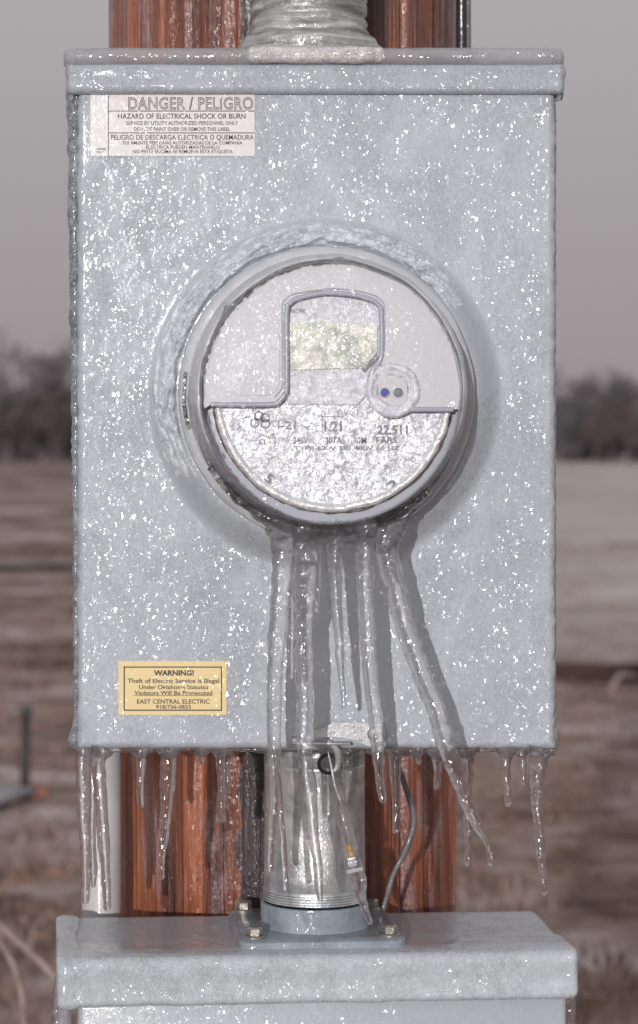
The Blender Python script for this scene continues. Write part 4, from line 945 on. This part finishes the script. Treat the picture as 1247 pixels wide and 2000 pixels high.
icicle('long leaning icicle under the meter slanting to the lower right', [(770, 1022, 50, .060), (756, 1050, 50, .066), (760, 1100, 44, hm), (775, 1160, 40, hm), (798, 1240, 36, hm), (826, 1320, 36, hm), (856, 1400, 36, hm), (880, 1475, 36, hm), (905, 1550, 27, hm), (930, 1605, 22, hm), (953, 1645, 16, hm), (961, 1682, 16, hm)], GM, 8)
icicle('slanting strand of ice running down the right rim of the meter', [(836, 915, 9, .045), (822, 960, 16, .05), (798, 1000, 22, .056), (772, 1038, 26, .062), (756, 1066, 20, .066)], GM, 9, lump=.4)
GB = 'icicles along the bottom edge of the upper box'
hb = .002
bott = [
 ('thick icicle at the left corner of the box, tip just above the lower box', [(163, 1462, 36, hb), (162, 1490, 28, hb), (164, 1580, 27, hb), (168, 1680, 22, hb), (168, 1757, 15, hb)]),
 ('thin icicle close behind the left corner icicle', [(184, 1466, 22, -.004), (182, 1520, 15, -.004), (181, 1620, 15, -.004), (182, 1690, 17, -.004), (184, 1728, 9, -.004)]),
 ('long icicle in front of the white pipe, the second from the left corner', [(200, 1462, 52, hb), (192, 1490, 30, hb), (199, 1560, 27, hb), (204, 1650, 23, hb), (208, 1720, 18, hb), (209, 1770, 16, hb)]),
 ('short icicle at the left edge of the wooden pole', [(275, 1462, 40, hb), (276, 1485, 19, hb), (275, 1520, 16, hb), (274, 1550, 16, hb), (275, 1570, 14, hb)]),
 ('long tapering icicle over the left part of the wooden pole', [(330, 1462, 56, hb), (330, 1485, 34, hb), (327, 1560, 26, hb), (321, 1630, 20, hb), (316, 1680, 13, hb), (315, 1710, 13, hb)]),
 ('tiny icicle stub over the wooden pole left of the conduit', [(393, 1462, 18, hb), (393, 1476, 11, hb), (394, 1488, 9, hb)]),
 ('slim icicle with a round drop at its tip over the wooden pole', [(430, 1462, 44, hb), (431, 1485, 20, hb), (432, 1530, 13, hb), (433, 1575, 13, hb), (433, 1596, 20, hb)]),
 ('stubby icicle tight behind the one with the round drop', [(446, 1462, 22, -.006), (446, 1490, 14, -.006), (445, 1545, 12, -.006)]),
 ('small icicle over the conduit left of the wire seal', [(636, 1500, 14, -.008), (636, 1540, 15, -.008), (638, 1585, 16, -.008)]),
 ('small icicle over the conduit right of the wire seal', [(680, 1462, 30, -.006), (679, 1490, 20, -.006), (678, 1530, 16, -.006), (674, 1562, 11, -.006)]),
 ('icicle over the wooden pole just right of the conduit', [(771, 1462, 46, hb), (772, 1485, 26, hb), (773, 1540, 19, hb), (774, 1590, 15, hb), (774, 1620, 14, hb)]),
 ('tiny icicle stub over the right part of the wooden pole', [(817, 1462, 20, hb), (817, 1475, 12, hb), (818, 1488, 11, hb)]),
 ('short icicle over the right part of the wooden pole with a side nub', [(850, 1462, 40, hb), (854, 1485, 20, hb), (855, 1515, 15, hb), (855, 1535, 14, hb)]),
 ('icicle behind the tip of the long leaning one, right of the wooden pole', [(912, 1462, 54, -.004), (914, 1490, 24, -.004), (914, 1560, 16, -.004), (914, 1620, 19, -.004), (915, 1682, 17, -.004)]),
 ('short icicle against the field, third from the right corner', [(990, 1462, 44, hb), (990, 1485, 22, hb), (990, 1530, 17, hb), (992, 1566, 17, hb)]),
 ('short thin icicle against the field, second from the right corner', [(1022, 1462, 26, hb), (1022, 1480, 15, hb), (1023, 1527, 11, hb)]),
 ('long icicle at the right corner of the box, hanging free over the field', [(1058, 1462, 56, hb), (1052, 1485, 34, hb), (1049, 1550, 27, hb), (1052, 1620, 22, hb), (1058, 1680, 18, hb), (1063, 1742, 12, hb)])]
for k, (lab, keys) in enumerate(bott): icicle(lab, keys, GB, 20 + k * 1.7)
icicle('icicle hanging below the clear wire seal in front of the conduit', [(698, 1700, 26, .005), (704, 1722, 24, .005), (706, 1750, 20, .005), (713, 1775, 15, .005), (722, 1800, 12, .005)], None, 61, lump=.4)
icicle('icicle under the right end of the lower box lid', [(1112, 1940, 30, -.02), (1112, 1975, 26, -.02), (1113, 2040, 22, -.02), (1114, 2120, 12, -.02)], 'icicles on the lower box', 71)
icicle('dark thick icicle under the left end of the lower box lid', [(122, 1880, 16, -.02), (116, 1930, 24, -.02), (114, 1990, 26, -.02), (116, 2080, 22, -.02), (118, 2180, 12, -.02)], 'icicles on the lower box', 73)
